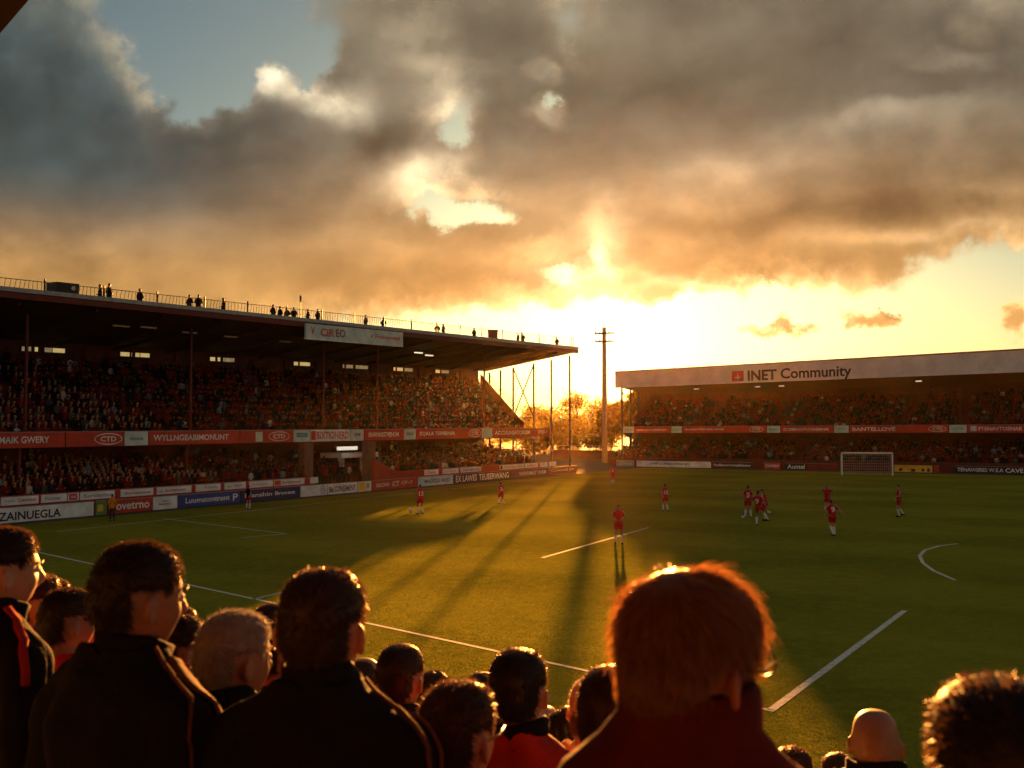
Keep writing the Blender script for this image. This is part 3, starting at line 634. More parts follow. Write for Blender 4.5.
row(RS, .3, .04, .86, [
 (616, 634, 'grey', 'grey board with pale lettering', [('t', 'Conal', 620, 631, .3, .7, 'pale')]),
 (636, 710.5, 'white', 'long white board with small black lettering', [('t', 'LIPP LONDONNLSJV.', 650, 690, .32, .72, 'black')]),
 (711.5, 752, 'dark', 'dark board with small white lettering', [('t', 'fucllaxommathnow', 713, 750, .35, .75, 'white')]),
 (763, 779.5, 'red', 'red board with bold white capitals', [('t', 'DUNDEN', 765, 778, .35, .75, 'white')]),
 (784.5, 805.5, 'black', 'black board with heavy white lettering', [('t', 'Auntel', 786.5, 804, .15, .85, 'white')]),
 (806.5, 837, 'maroon', 'plain maroon board', []),
 (893, 931.5, 'yellow', 'yellow board with dark marks', [('r', 898, 901, .15, .6, 'dark'), ('r', 910, 914, .1, .5, 'dark'), ('r', 920.5, 923, .15, .55, 'dark'), ('r', 926, 928.5, .1, .6, 'dark')]),
 (932.5, 938, 'red', 'small plain red board', []),
 (953, 1040, 'black', 'black board with large white capitals', [('t', 'TENAWERES W.E.A', 956, 1002, .25, .8, 'white'), ('t', 'CAVE', 1004, 1022, .2, .82, 'white')]),
], 'the goal line below the far stand', 'boards behind the far goal')
# white sign hung on the roof edge of the left stand
sa_, sb_ = LS.s_at(305.5, -.3), LS.s_at(402.5, -.3)
z0, z1 = LS.z_at(sa_, -.3, 338), LS.z_at(sa_, -.3, 323)
hs = empty('hanging_sign', LS((sa_+sb_)/2, -.3, z0), 'long white sign with red lettering hung on the roof edge of the left stand', 'sign')
mb = MB(); LS.box(mb, sa_, sb_, -.32, -.12, z0, z1); mb.build('panel', CM('pale'), hs)
mb = MB(); LS.box(mb, sa_-.05, sb_+.05, -.34, -.1, z0-.06, z0-.002); mb.build('bottom_edge', CM('white'), hs)
h = z1-z0
put_text(LS, hs, 'V', 310, 314.5, -.335, z0+h*.3, z0+h*.82, 'letred', .03); put_text(LS, hs, 'CiR', 320, 334, -.335, z0+h*.22, z0+h*.78, 'letred', .03)
put_text(LS, hs, 'EO', 335.5, 345, -.335, z0+h*.26, z0+h*.8, 'brick', .02); put_text(LS, hs, 'Framingsted', 375, 399.5, -.335, z0+h*.32, z0+h*.68, 'letred', .02)
rect(LS, hs, 370.5, 372, -.335, z0+h*.45, z0+h*.6, 'letred', 'dot')
# lettering on the white fascia of the far stand
fa = RS.s_at(747, .08); zt, zb = RS.z_at(fa, .08, 370.5), RS.z_at(fa, .08, 381)
put_text(RS, fas, 'INET', 748, 777, .085, zb, zt, 'black', .03); put_text(RS, fas, 'Community', 781, 852, .085, zb-.28, zt+.06, 'black', .02)
rect(RS, fas, 732, 744, .088, zb, zt, 'letred', 'emblem'); rect(RS, fas, 735, 741, .084, zb+.42, zb+.56, 'white', 'emblem_bar'); rect(RS, fas, 737.6, 738.6, .082, zb+.15, zb+.85, 'white', 'emblem_bar')

# ------------------------------------------------------------------ things on the roof edge, goal, small clutter
bx_s0, bx_s1 = LS.s_at(52.5, .9), LS.s_at(75.5, .9); bz0, bz1 = LS.z_at(bx_s0, .9, 295), LS.z_at(bx_s0, .9, 281)
cb = empty('roof_cabinet', LS((bx_s0+bx_s1)/2, .9, bz0), 'black box cabinet standing on the roof edge of the left stand', 'cabinet')
fbox(LS, 'casing', M_dark, cb, bx_s0, bx_s1, .75, 1.7, bz0, bz1, bevel=.03)
fbox(LS, 'screen', CM('black'), cb, bx_s0+.15, bx_s1-.15, .735, .748, bz0+.1, bz1-.12)
mb = MB(); cx, cz = bx_s1-.42, bz1-.3
mb.add([LS(cx+.17*math.cos(t*.2618), .72, cz+.13*math.sin(t*.2618)) for t in range(24)], [tuple(range(24))]); mb.build('badge', CM('pale'), cb)
sx = LS.s_at(494, 1.0); hb = empty('roof_cabinet', LS(sx, 1., 13.0), 'small maroon box on the roof edge near the far end', 'cabinet')
fbox(LS, 'casing', CM('maroon'), hb, sx-.42, sx+.42, .8, 1.5, 12.85, 13.9, bevel=.03); fbox(LS, 'lid', M_dark, hb, sx-.46, sx+.46, .76, 1.54, 13.902, 13.96)
sx = LS.s_at(299.5, 1.2); an = empty('roof_antenna', LS(sx, 1.2, 12.8), 'thin upright antenna on the roof of the left stand beside the crew', 'antenna')
MB().tube([LS(sx, 1.2, 12.8), LS(sx, 1.2, 14.75)], .035, 6).build('rod', M_dark, an); MB().tube([LS(sx, 1.2, 14.5), LS(sx, 1.2, 14.95)], .08, 8).build('tip', M_dark, an)
# goal behind which the far boards stand
g0, g1 = on_ground(841, 475), on_ground(891.5, 475.5); gd = (g1-g0).normalized(); gb = Vector((gd.y*-1, gd.x, 0))
go_ = empty('goal', g0.lerp(g1, .5), 'white framed football goal with net at the far end', 'goal'); GH = 2.55
MB().tube([g0, g0+Vector((0, 0, GH))], .09, 8).build('goalpost', M_white, go_); MB().tube([g1, g1+Vector((0, 0, GH))], .09, 8).build('goalpost', M_white, go_)
MB().tube([g0+Vector((0, 0, GH)), g1+Vector((0, 0, GH))], .09, 8).build('crossbar', M_white, go_)
for p in (g0, g1):
    MB().tube([p+Vector((0, 0, GH)), p+gb*1.1+Vector((0, 0, GH-.1)), p+gb*2.0], .035, 6).build('net_stay', M_grey, go_)
mb = MB(); nn = 26
prof = [Vector((0, 0, GH-.05)), gb*1.1+Vector((0, 0, GH-.15)), gb*1.6+Vector((0, 0, 1.2)), gb*2.0+Vector((0, 0, .05))]
for i in range(nn+1):
    p = g0.lerp(g1, i/nn); mb.tube([p+q for q in prof], .008, 3, False)
for k in range(12):
    t_ = k/11*3; i = min(2, int(t_)); q = prof[i].lerp(prof[i+1], t_-i); mb.tube([g0+q, g1+q], .008, 3, False)
mb.build('net', CM('white'), go_)
# ------------------------------------------------------------------ people
def ico(n):
    bm = bmesh.new(); bmesh.ops.create_icosphere(bm, subdivisions=n, radius=1)
    V = np.array([v.co[:] for v in bm.verts]); Fc = np.array([[v.index for v in f.verts] for f in bm.faces]); bm.free(); return V, Fc
ICO = {n: ico(n) for n in (1, 2, 3, 5)}
E = lambda a: np.exp(-a)
def head_pts(lv, jaw=1., nose=1., fine=True):
    n, Fc = ICO[lv]; x, y, z = n.T.copy()
    X, Y, Z = .074*x, .097*y, .118*z
    t = np.clip(-z, 0, 1)
    zp = np.clip(z, 0, 1); sq = np.clip((1-zp**2.7+1e-6)**(1/2.7)/np.sqrt(1-zp**2+1e-6), 1, 2.2); X = X*(1-.30*t**1.4*jaw)*sq*(1+.05*zp); Y = Y*sq**.8; Y = np.where(y < 0, Y*(1-.42*t**1.3), Y*(1-.10*t))
    Y = np.where(y > 0, Y*(1-.06*y**2*(np.abs(z) < .8)), Y)
    fr = np.clip((y-.15)/.35, 0, 1)
    ax = np.abs(X)
    d = .026*nose*E((X/.0115)**2+((Z+.022)/.018)**2)+.015*nose*E((X/.009)**2+((Z-.002)/.024)**2)
    d += .006*E(((Z-.032)/.011)**2)*E((X/.045)**2)-.012*E(((ax-.031)/.014)**2+((Z-.012)/.012)**2)
    d += .005*E(((ax-.042)/.018)**2+((Z+.025)/.018)**2)+.007*E((X/.022)**2+((Z+.062)/.011)**2)-.004*E((X/.026)**2+((Z+.062)/.003)**2)
    d += .011*E((X/.024)**2+((Z+.1)/.015)**2)-.004*E((X/.02)**2+((Z+.082)/.006)**2)
    Y = Y+fr*d
    return np.stack([X, Y, Z], 1), Fc
def tube_np(pts, rad, n=12):
    """closed tapered tube with domed ends; rad entries may be (rx, ry)"""
    pts = np.array(pts, float); R2 = np.array([r if np.ndim(r) else (r, r) for r in rad], float)
    P_, Q = [], []
    d0 = pts[0]-pts[1]; d0 /= np.linalg.norm(d0); d1 = pts[-1]-pts[-2]; d1 /= np.linalg.norm(d1)
    for k in (.98, .75, .4): P_.append(pts[0]+d0*R2[0].min()*k); Q.append(R2[0]*math.sqrt(1-k*k))
    for p, r in zip(pts, R2): P_.append(p); Q.append(r)
    for k in (.4, .75, .98): P_.append(pts[-1]+d1*R2[-1].min()*k); Q.append(R2[-1]*math.sqrt(1-k*k))
    V, Fc = [], []; m_ = len(P_); up = None
    for i in range(m_):
        d = P_[min(i+1, m_-1)]-P_[max(i-1, 0)]; d /= np.linalg.norm(d)
        if up is None: up = np.array((0, 1., 0)) if abs(d[1]) < .9 else np.array((1., 0, 0))
        x = np.cross(up, d); x /= np.linalg.norm(x); y = np.cross(d, x); up = y
        for j in range(n):
            t = 2*math.pi*j/n; V.append(P_[i]+x*math.cos(t)*Q[i][0]+y*math.sin(t)*Q[i][1])
    for i in range(m_-1):
        for j in range(n):
            a = i*n+j; b = i*n+(j+1) % n; Fc.append((a, b, b+n, a+n))
    Fc.append(tuple(range(n))[::-1]); Fc.append(tuple((m_-1)*n+j for j in range(n)))
    return V, Fc
STAND = dict(pelvis=(0,0,.95), chest=(0,0,1.30), neck=(0,-.012,1.49), head=(0,.016,1.632),
    shL=(-.172,-.012,1.395), elL=(-.222,-.03,1.12), wrL=(-.21,.06,.88), shR=(.172,-.012,1.395), elR=(.222,-.03,1.12), wrR=(.21,.06,.88),
    hiL=(-.095,0,.92), knL=(-.10,.015,.50), anL=(-.105,-.02,.085), hiR=(.095,0,.92), knR=(.10,.015,.50), anR=(.105,-.02,.085))
def norm(v): v = np.array(v, float); return v/np.linalg.norm(v)
def figure(pose, voxel, lv=5, fingers=True, fem=0., hs=1.0):
    """one continuous body surface: parts are joined, voxel remeshed and smoothed. returns vertices, faces, bone labels"""
    J = {k: np.array(v, float) for k, v in {**STAND, **pose}.items()}
    parts = []
    up = norm(J['neck']-J['pelvis']); L = np.linalg.norm(J['neck']-J['pelvis'])/.54
    rt = J['shR']-J['shL']; rt = norm(rt-up*np.dot(rt, up)); fw = np.cross(up, rt)
    def along(z): return J['pelvis']+up*(z-.95)*L
    prof = [(.86,0,.150,.110),(.93,-.005,.172,.120),(1.02,0,.160,.108),(1.12,.004,.152,.104),(1.22,.008,.160,.112),(1.32,.006,.172,.118),(1.385,-.006,.170,.108),(1.425,-.014,.142,.090),(1.465,-.016,.100,.074),(1.50,-.012,.070,.064)]
    ring_, V, Fc = 20, [], []
    for z, oy, rx, ry in prof:
        c = along(z)+fw*oy
        for j in range(ring_):
            t = 2*math.pi*j/ring_; ct, st_ = math.cos(t), math.sin(t)
            V.append(c+rt*rx*np.sign(ct)*abs(ct)**.85+fw*ry*np.sign(st_)*abs(st_)**.85)
    for i in range(len(prof)-1):
        for j in range(ring_):
            a = i*ring_+j; b = i*ring_+(j+1) % ring_; Fc.append((a, b, b+ring_, a+ring_))
    Fc += [tuple(range(ring_))[::-1], tuple((len(prof)-1)*ring_+j for j in range(ring_))]; parts.append((V, Fc))
    parts.append(tube_np([J['neck']-up*.04, J['neck']+(J['head']-J['neck'])*.35, J['head']-(J['head']-J['neck'])*.3], [(.070,.064),(.056,.058),(.054,.060)]))
    hv, hf = head_pts(lv); yaw, pit = pose.get('yaw', 0.), pose.get('pitch', 0.)
    M = np.array(Matrix.Rotation(-yaw, 3, 'Z') @ Matrix.Rotation(-pit, 3, 'X'))
    hv = hv*hs
    ears = []
    if voxel < .013:
        for sx in (-1, 1):
            ev, ef = ICO[3]; e = ev*np.array((.0095, .019, .030)); e[:, 1] += .006*ev[:, 2]*-1; e[:, 0] -= sx*.006*E((ev[:, 1]/.5)**2+(ev[:, 2]/.5)**2)*(ev[:, 0]*sx > 0)
            q = np.array(Matrix.Rotation(sx*R(30), 3, 'Z') @ Matrix.Rotation(R(-12), 3, 'X')); ears.append((e @ q.T+np.array((sx*.083, -.016, -.004)))*hs)
    hd = J['head']
    parts.append((list(hv @ M.T+hd), [tuple(f) for f in hf]))
    for e in ears: parts.append((list(e @ M.T+hd), [tuple(f) for f in ICO[3][1]]))
    for S, sx in (('L', -1), ('R', 1)):
        sh, el_, wr = J['sh'+S], J['el'+S], J['wr'+S]
        parts.append(tube_np([sh, sh*.5+el_*.5, el_], [.058, .050, .041])); parts.append(tube_np([el_, el_*.65+wr*.35, wr], [.042, .041, .027]))
        parts.append(tube_np([along(1.375)+rt*sx*.09, sh], [.072, .056])); parts.append(tube_np([along(1.515)+rt*sx*.03-fw*.012, along(1.455)+rt*sx*.10-fw*.015, sh+up*.012], [.050, .048, .044]))
        fd = norm(wr-el_); hx = J.get('hand'+S); fd = norm(hx-wr) if hx is not None else fd
        side = np.cross(fd, np.array((sx*1., 0, 0.))); side = norm(side) if np.linalg.norm(side) > .1 else np.array((0, 1., 0))   # runs across the palm
        nrm = norm(np.cross(side, fd))
        kn = wr+fd*.085
        parts.append(tube_np([wr, wr+fd*.045, kn], [(.024,.024), (.036,.016), (.040,.014)] if abs(np.dot(side, (0, 1, 0))) < 2 else 0))
        if fingers:
            for q, (off, ln, r_) in enumerate(((.030,.070,.0085),(.010,.080,.009),(-.010,.074,.0085),(-.028,.058,.0078))):
                b0 = kn+side*off-fd*.01; k1 = b0+fd*ln*.5+nrm*.006; k2 = b0+fd*ln*.80+nrm*.020; k3 = b0+fd*ln*.93+nrm*.036
                parts.append(tube_np([b0, k1, k2, k3], [r_, r_, r_*.9, r_*.8], 8))
            t0 = wr+fd*.03+side*.026; parts.append(tube_np([t0, t0+fd*.03+side*.024+nrm*.008, t0+fd*.062+side*.026+nrm*.018], [.012, .011, .009], 8))
        hp, kn_, an = J['hi'+S], J['kn'+S], J['an'+S]
        parts.append(tube_np([hp+np.array((0, 0, .02)), hp*.5+kn_*.5, kn_], [.088, .074, .055])); parts.append(tube_np([kn_, kn_*.68+an*.32-fw*.012, an], [.055, .055, .036]))
        ff = np.array(pose.get('foot'+S, fw-up*np.dot(fw, (0, 0, 1)))); ff = norm(ff)
        parts.append(tube_np([an-ff*.045+np.array((0,0,-.042)), an+ff*.06+np.array((0,0,-.04)), an+ff*.155+np.array((0,0,-.055))], [(.034,.036),(.042,.034),(.036,.022)]))
        parts.append(tube_np([an, an+np.array((0, 0, -.04))], [.037, .036]))
    AV, AF = [], []
    for V, Fc in parts:
        k = len(AV); AV += [tuple(p) for p in V]; AF += [tuple(int(i)+k for i in f) for f in Fc]
    me = bpy.data.meshes.new('tmp'); me.from_pydata(AV, [], AF)
    bm = bmesh.new(); bm.from_mesh(me); bmesh.ops.recalc_face_normals(bm, faces=bm.faces); bm.to_mesh(me); bm.free()
    o = bpy.data.objects.new('tmp', me); col.objects.link(o)
    md_ = o.modifiers.new('r', 'REMESH'); md_.mode = 'VOXEL'; md_.voxel_size = voxel
    sm = o.modifiers.new('s', 'SMOOTH'); sm.iterations = 3; sm.factor = .5
    dg = bpy.context.evaluated_depsgraph_get(); ev = o.evaluated_get(dg).to_mesh()
    V = np.empty(len(ev.vertices)*3, np.float32); ev.vertices.foreach_get('co', V); V = V.reshape(-1, 3).astype(float)
    nrm = np.empty(len(ev.vertices)*3, np.float32); ev.vertices.foreach_get('normal', nrm); nrm = nrm.reshape(-1, 3).astype(float)
    Fq = np.array([tuple(p.vertices) for p in ev.polygons if len(p.vertices) == 4], np.int32)
    col.objects.unlink(o); bpy.data.objects.remove(o); bpy.data.meshes.remove(me)
    bones = [('torso', along(.92), along(1.44), .10), ('neck', J['neck'], J['head']-up*.12, .055), ('head', J['head']-up*.03, J['head']+up*.05, .10)]
    for S in 'LR':
        bones += [('uarm', J['sh'+S], J['el'+S], .05), ('farm', J['el'+S], J['wr'+S], .038), ('hand', J['wr'+S], J['wr'+S]+norm(J['wr'+S]-J['el'+S])*.16, .03),
                  ('thigh', J['hi'+S], J['kn'+S], .078), ('shin', J['kn'+S], J['an'+S]+np.array((0, 0, .02)), .048), ('foot', J['an'+S]+np.array((0, 0, -.05)), J['an'+S]+norm(np.array(pose.get('foot'+S, fw)))*.14+np.array((0, 0, -.05)), .04)]
    best = np.full(len(V), 9e9); lab = np.zeros(len(V), int); tt = np.zeros(len(V))
    names = ['torso', 'neck', 'head', 'uarm', 'farm', 'hand', 'thigh', 'shin', 'foot']
    for nm, a, b, r in bones:
        ab = b-a; t = np.clip(((V-a) @ ab)/max(ab @ ab, 1e-9), 0, 1); d = np.linalg.norm(V-a-t[:, None]*ab, axis=1)-r*(1 if nm != 'torso' else 1.25)
        m_ = d < best; best[m_] = d[m_]; lab[m_] = names.index(nm); tt[m_] = t[m_]
    return dict(V=V, N=nrm, F=Fq, lab=lab, t=tt, J=J, up=up, fw=fw, rt=rt, M=M, names=names, along=along)
def smooth_np(V, Fc, it, lam=.5):
    n = len(V); e = np.concatenate([Fc[:, [0, 1]], Fc[:, [1, 2]], Fc[:, [2, 3]], Fc[:, [3, 0]]]); e = np.concatenate([e, e[:, ::-1]])
    cnt = np.bincount(e[:, 0], minlength=n)[:, None]
    for _ in range(it):
        s_ = np.stack([np.bincount(e[:, 0], weights=V[e[:, 1], k], minlength=n) for k in range(3)], 1)
        V = V*(1-lam)+lam*s_/np.maximum(cnt, 1)
    return V
def wob(P_, f, seed):
    r = np.random.default_rng(seed); o = np.zeros(len(P_))
    for k in range(7):
        d = r.normal(size=3)*f*(1+.5*k); o += np.sin(P_ @ d+r.uniform(0, 6.28))/(1+.6*k)
    return o/3.
def subset(fig, mask, off, it=6, fold=.0, seed=1):
    """a garment: the faces of the body under it, pushed outwards"""
    fm = mask[fig['F']].all(1); Fc = fig['F'][fm]
    used = np.unique(Fc); mp_ = np.full(len(mask), -1); mp_[used] = np.arange(len(used))
    offv = off[used] if np.ndim(off) else off
    V = fig['V'][used]; Nn = fig['N'][used]; Fc = mp_[Fc]
    V = smooth_np(V, Fc, it) if it else V
    V = V+Nn*(np.array(offv).reshape(-1, 1) if np.ndim(offv) else offv)
    if fold: V = V+Nn*(fold*wob(V, 14, seed))[:, None]
    return V, Fc, used
def skin_mat(name, c):
    if name in _m: return _m[name]
    m = mat(name, c, .5, .12, 14, spec=.35); b = m.node_tree.nodes['Principled BSDF']
    b.inputs['Subsurface Weight'].default_value = .18; b.inputs['Subsurface Radius'].default_value = (.02, .006, .003); b.inputs['Subsurface Scale'].default_value = .5
    return m
SKIN = [skin_mat('skin', (.44, .235, .15)), skin_mat('ruddy_skin', (.46, .22, .14)), skin_mat('tanned_skin', (.27, .135, .08))]
def hair_mat(name, c):
    if name in _m: return _m[name]
    m = bpy.data.materials.new(name); m.use_nodes = True; t = NT(m.node_tree); t.t.nodes.clear()
    ob = t.new('ShaderNodeTexCoord').outputs['Object']; n = t.noise(ob, 60, 3)
    cc = t.mix(n, tuple(x*.6 for x in c), tuple(x*1.4 for x in c))
    p = t.new('ShaderNodeBsdfPrincipled'); t.put(p.inputs['Base Color'], cc); p.inputs['Roughness'].default_value = .45; p.inputs['Specular IOR Level'].default_value = .35
    tr = t.new('ShaderNodeBsdfTranslucent'); t.put(tr.inputs[0], t.v('ADD', t.v('SCALE', cc, 1.4), (.10, .045, .014)))
    mx = t.new('ShaderNodeMixShader'); mx.inputs[0].default_value = .38
    t.t.links.new(p.outputs[0], mx.inputs[1]); t.t.links.new(tr.outputs[0], mx.inputs[2])
    o = t.new('ShaderNodeOutputMaterial'); t.t.links.new(mx.outputs[0], o.inputs[0]); _m[name] = m; return m
HAIR = dict(dark=hair_mat('dark_hair', (.022, .014, .009)), brown=hair_mat('brown_hair', (.045, .024, .012)), grey=hair_mat('grey_hair', (.30, .29, .28)), blond=hair_mat('sandy_hair', (.20, .095, .035)), red=hair_mat('auburn_hair', (.21, .088, .032)), white=hair_mat('white_hair', (.5, .44, .36)))
def cloth_mat(name, c, c2=None):
    if name in _m: return _m[name]
    m = mat(name, c, .85, .22, 9, c2=c2, spec=.12, bump=.25); b = m.node_tree.nodes['Principled BSDF']
    return m
CL = dict(black=cloth_mat('black_cloth', (.008, .0072, .007)), red=cloth_mat('red_cloth', (.36, .022, .012)), maroon=cloth_mat('maroon_fleece', (.085, .012, .010)), white=cloth_mat('white_cloth', (.62, .62, .6)), navy=cloth_mat('navy_cloth', (.015, .018, .035)),
          brown=cloth_mat('brown_trim', (.11, .042, .018)), grey=cloth_mat('grey_cloth', (.2, .19, .18)), denim=cloth_mat('dark_denim', (.03, .035, .055)), orange=cloth_mat('orange_bib', (.65, .2, .02)), shirt=cloth_mat('red_jersey', (.42, .018, .012)), shoe=cloth_mat('shoe_leather', (.02, .018, .016)), yellow=cloth_mat('yellow_cloth', (.6, .42, .05)))
def clothes(fig, par, top, kit, seed=1, collar=None, kk=1.):
    L, t, nm = fig['lab'], fig['t'], fig['names']; I = nm.index; V = fig['V']; n = len(V)
    h = (V-fig['J']['pelvis']) @ fig['up']+.95
    is_ = lambda k: L == I(k)
    out = {}
    if kit == 'player':
        m_ = (is_('torso') & (h > .90)) | (is_('uarm') & (t < .72)) | (is_('neck') & (t < .12))
        out['jersey'] = np_mesh('jersey', *subset(fig, m_, .016, 3, .006, seed)[:2], top, par)
        m_ = (is_('torso') & (h < .93)) | (is_('thigh') & (t < .66))
        out['shorts'] = np_mesh('shorts', *subset(fig, m_, .022, 4, .006, seed)[:2], CL['shirt'], par)
        m_ = (is_('shin') & (t > .14)); out['sock'] = np_mesh('socks', *subset(fig, m_, .008, 1)[:2], CL['white'], par)
        m_ = is_('foot'); out['boot'] = np_mesh('boots', *subset(fig, m_, .01, 1)[:2], CL['black'], par)
        return out
    # street clothes: jacket, trousers, shoes
    m_ = (is_('torso') & (h > .84)) | is_('uarm') | (is_('farm') & (t < .93)) | (is_('neck') & (t < .30)) | (is_('thigh') & (t < .12))
    off = np.full(n, .022*kk); off[is_('uarm')] = .024*kk; off[is_('farm')] = .020; off[is_('neck')] = .014; off += .012*np.clip((1.15-h)/.2, 0, 1)*is_('torso')
    jv, jf, _ = subset(fig, m_, off, 22, .015, seed)
    out['jacket'] = np_mesh('jacket', jv, jf, top, par)
    m_ = (is_('torso') & (h < .93)) | is_('thigh') | (is_('shin') & (t < .95))
    out['trousers'] = np_mesh('trousers', *subset(fig, m_, .016, 6, .006, seed+3)[:2], CL['denim'] if seed % 2 else CL['black'], par)
    m_ = is_('foot') | (is_('shin') & (t > .93)); out['shoes'] = np_mesh('shoes', *subset(fig, m_, .010, 2)[:2], CL['shoe'], par)
    if collar:
        cm, hh, fl = collar
        c = fig['J']['neck']; ax = norm(fig['J']['head']-c); n_ = 40; VV = []
        rows_ = [(-.045, .120, .100), (-.015, .096, .086), (.0, .086, .080), (hh*.5, .082+fl, .082+fl), (hh, .084+fl, .090+fl), (hh+.006, .078+fl, .084+fl), (hh*.5, .070, .068), (-.01, .068, .066)]
        if hh > .105: rows_ = [(-.05, .20, .12), (.02, .165, .118), (.065, .118, .104), (hh*.66, .090+fl, .092), (hh, .090+fl, .097), (hh+.007, .083+fl, .090), (hh*.66, .076, .082), (.0, .066, .064)]
        r = np.random.default_rng(seed)
        ph = r.uniform(0, 6.28, 3)
        for z, rx, ry in rows_:
            for j in range(n_):
                a = 6.2832*j/n_; g_ = 1+.03*math.sin(3*a+ph[0])+.02*math.sin(7*a+ph[1]); dz = (.008*math.sin(2*a+ph[2])-(.115 if hh > .13 else .05 if hh > .06 else .02)*max(0, math.sin(a)+.25)*min(1, z/hh)) if z > .01 else 0
                VV.append(c+fig['rt']*math.cos(a)*rx*g_+fig['fw']*(math.sin(a)*ry*g_+.008)+ax*(z+dz))
        FF = np.array([(i*n_+j, i*n_+(j+1) % n_, (i+1)*n_+(j+1) % n_, (i+1)*n_+j) for i in range(len(rows_)-1) for j in range(n_)])
        co = np_mesh('collar', np.array(VV), FF, cm, out['jacket'])
    out['jv'], out['jf'] = jv, jf
    return out
from mathutils.bvhtree import BVHTree
def trim(fig, out, name, pts, wdt, m_, lift=.006):
    """a band of trim or a strap that follows the garment"""
    bvh = BVHTree.FromPolygons([tuple(p) for p in out['jv']], [tuple(int(i) for i in f) for f in out['jf']])
    pts = [Vector(p) for p in pts]; dense = []
    for a, b in zip(pts[:-1], pts[1:]):
        for k in range(8): dense.append(a.lerp(b, k/8))
    dense.append(pts[-1]); Q = []
    for p in dense:
        c, nn, _, _ = bvh.find_nearest(p)
        Q.append((c+nn*lift, nn))
    mb = MB(); n = len(Q)
    for i in range(n):
        d = (Q[min(i+1, n-1)][0]-Q[max(i-1, 0)][0]).normalized(); s_ = d.cross(Q[i][1]).normalized()*wdt/2; c, nn = Q[i]
        mb.v += [c-s_-nn*.003, c+s_-nn*.003, c+s_*.8+nn*.005, c-s_*.8+nn*.005]
    for i in range(n-1):
        for j in range(4): a = i*4+j; b = i*4+(j+1) % 4; mb.f.append((a, b, b+4, a+4))
    mb.f += [(3, 2, 1, 0), tuple((n-1)*4+j for j in range(4))]
    V = np.array([p[:] for p in mb.v]); return np_mesh(name, V, [tuple(f) for f in mb.f], m_, out['jacket'])
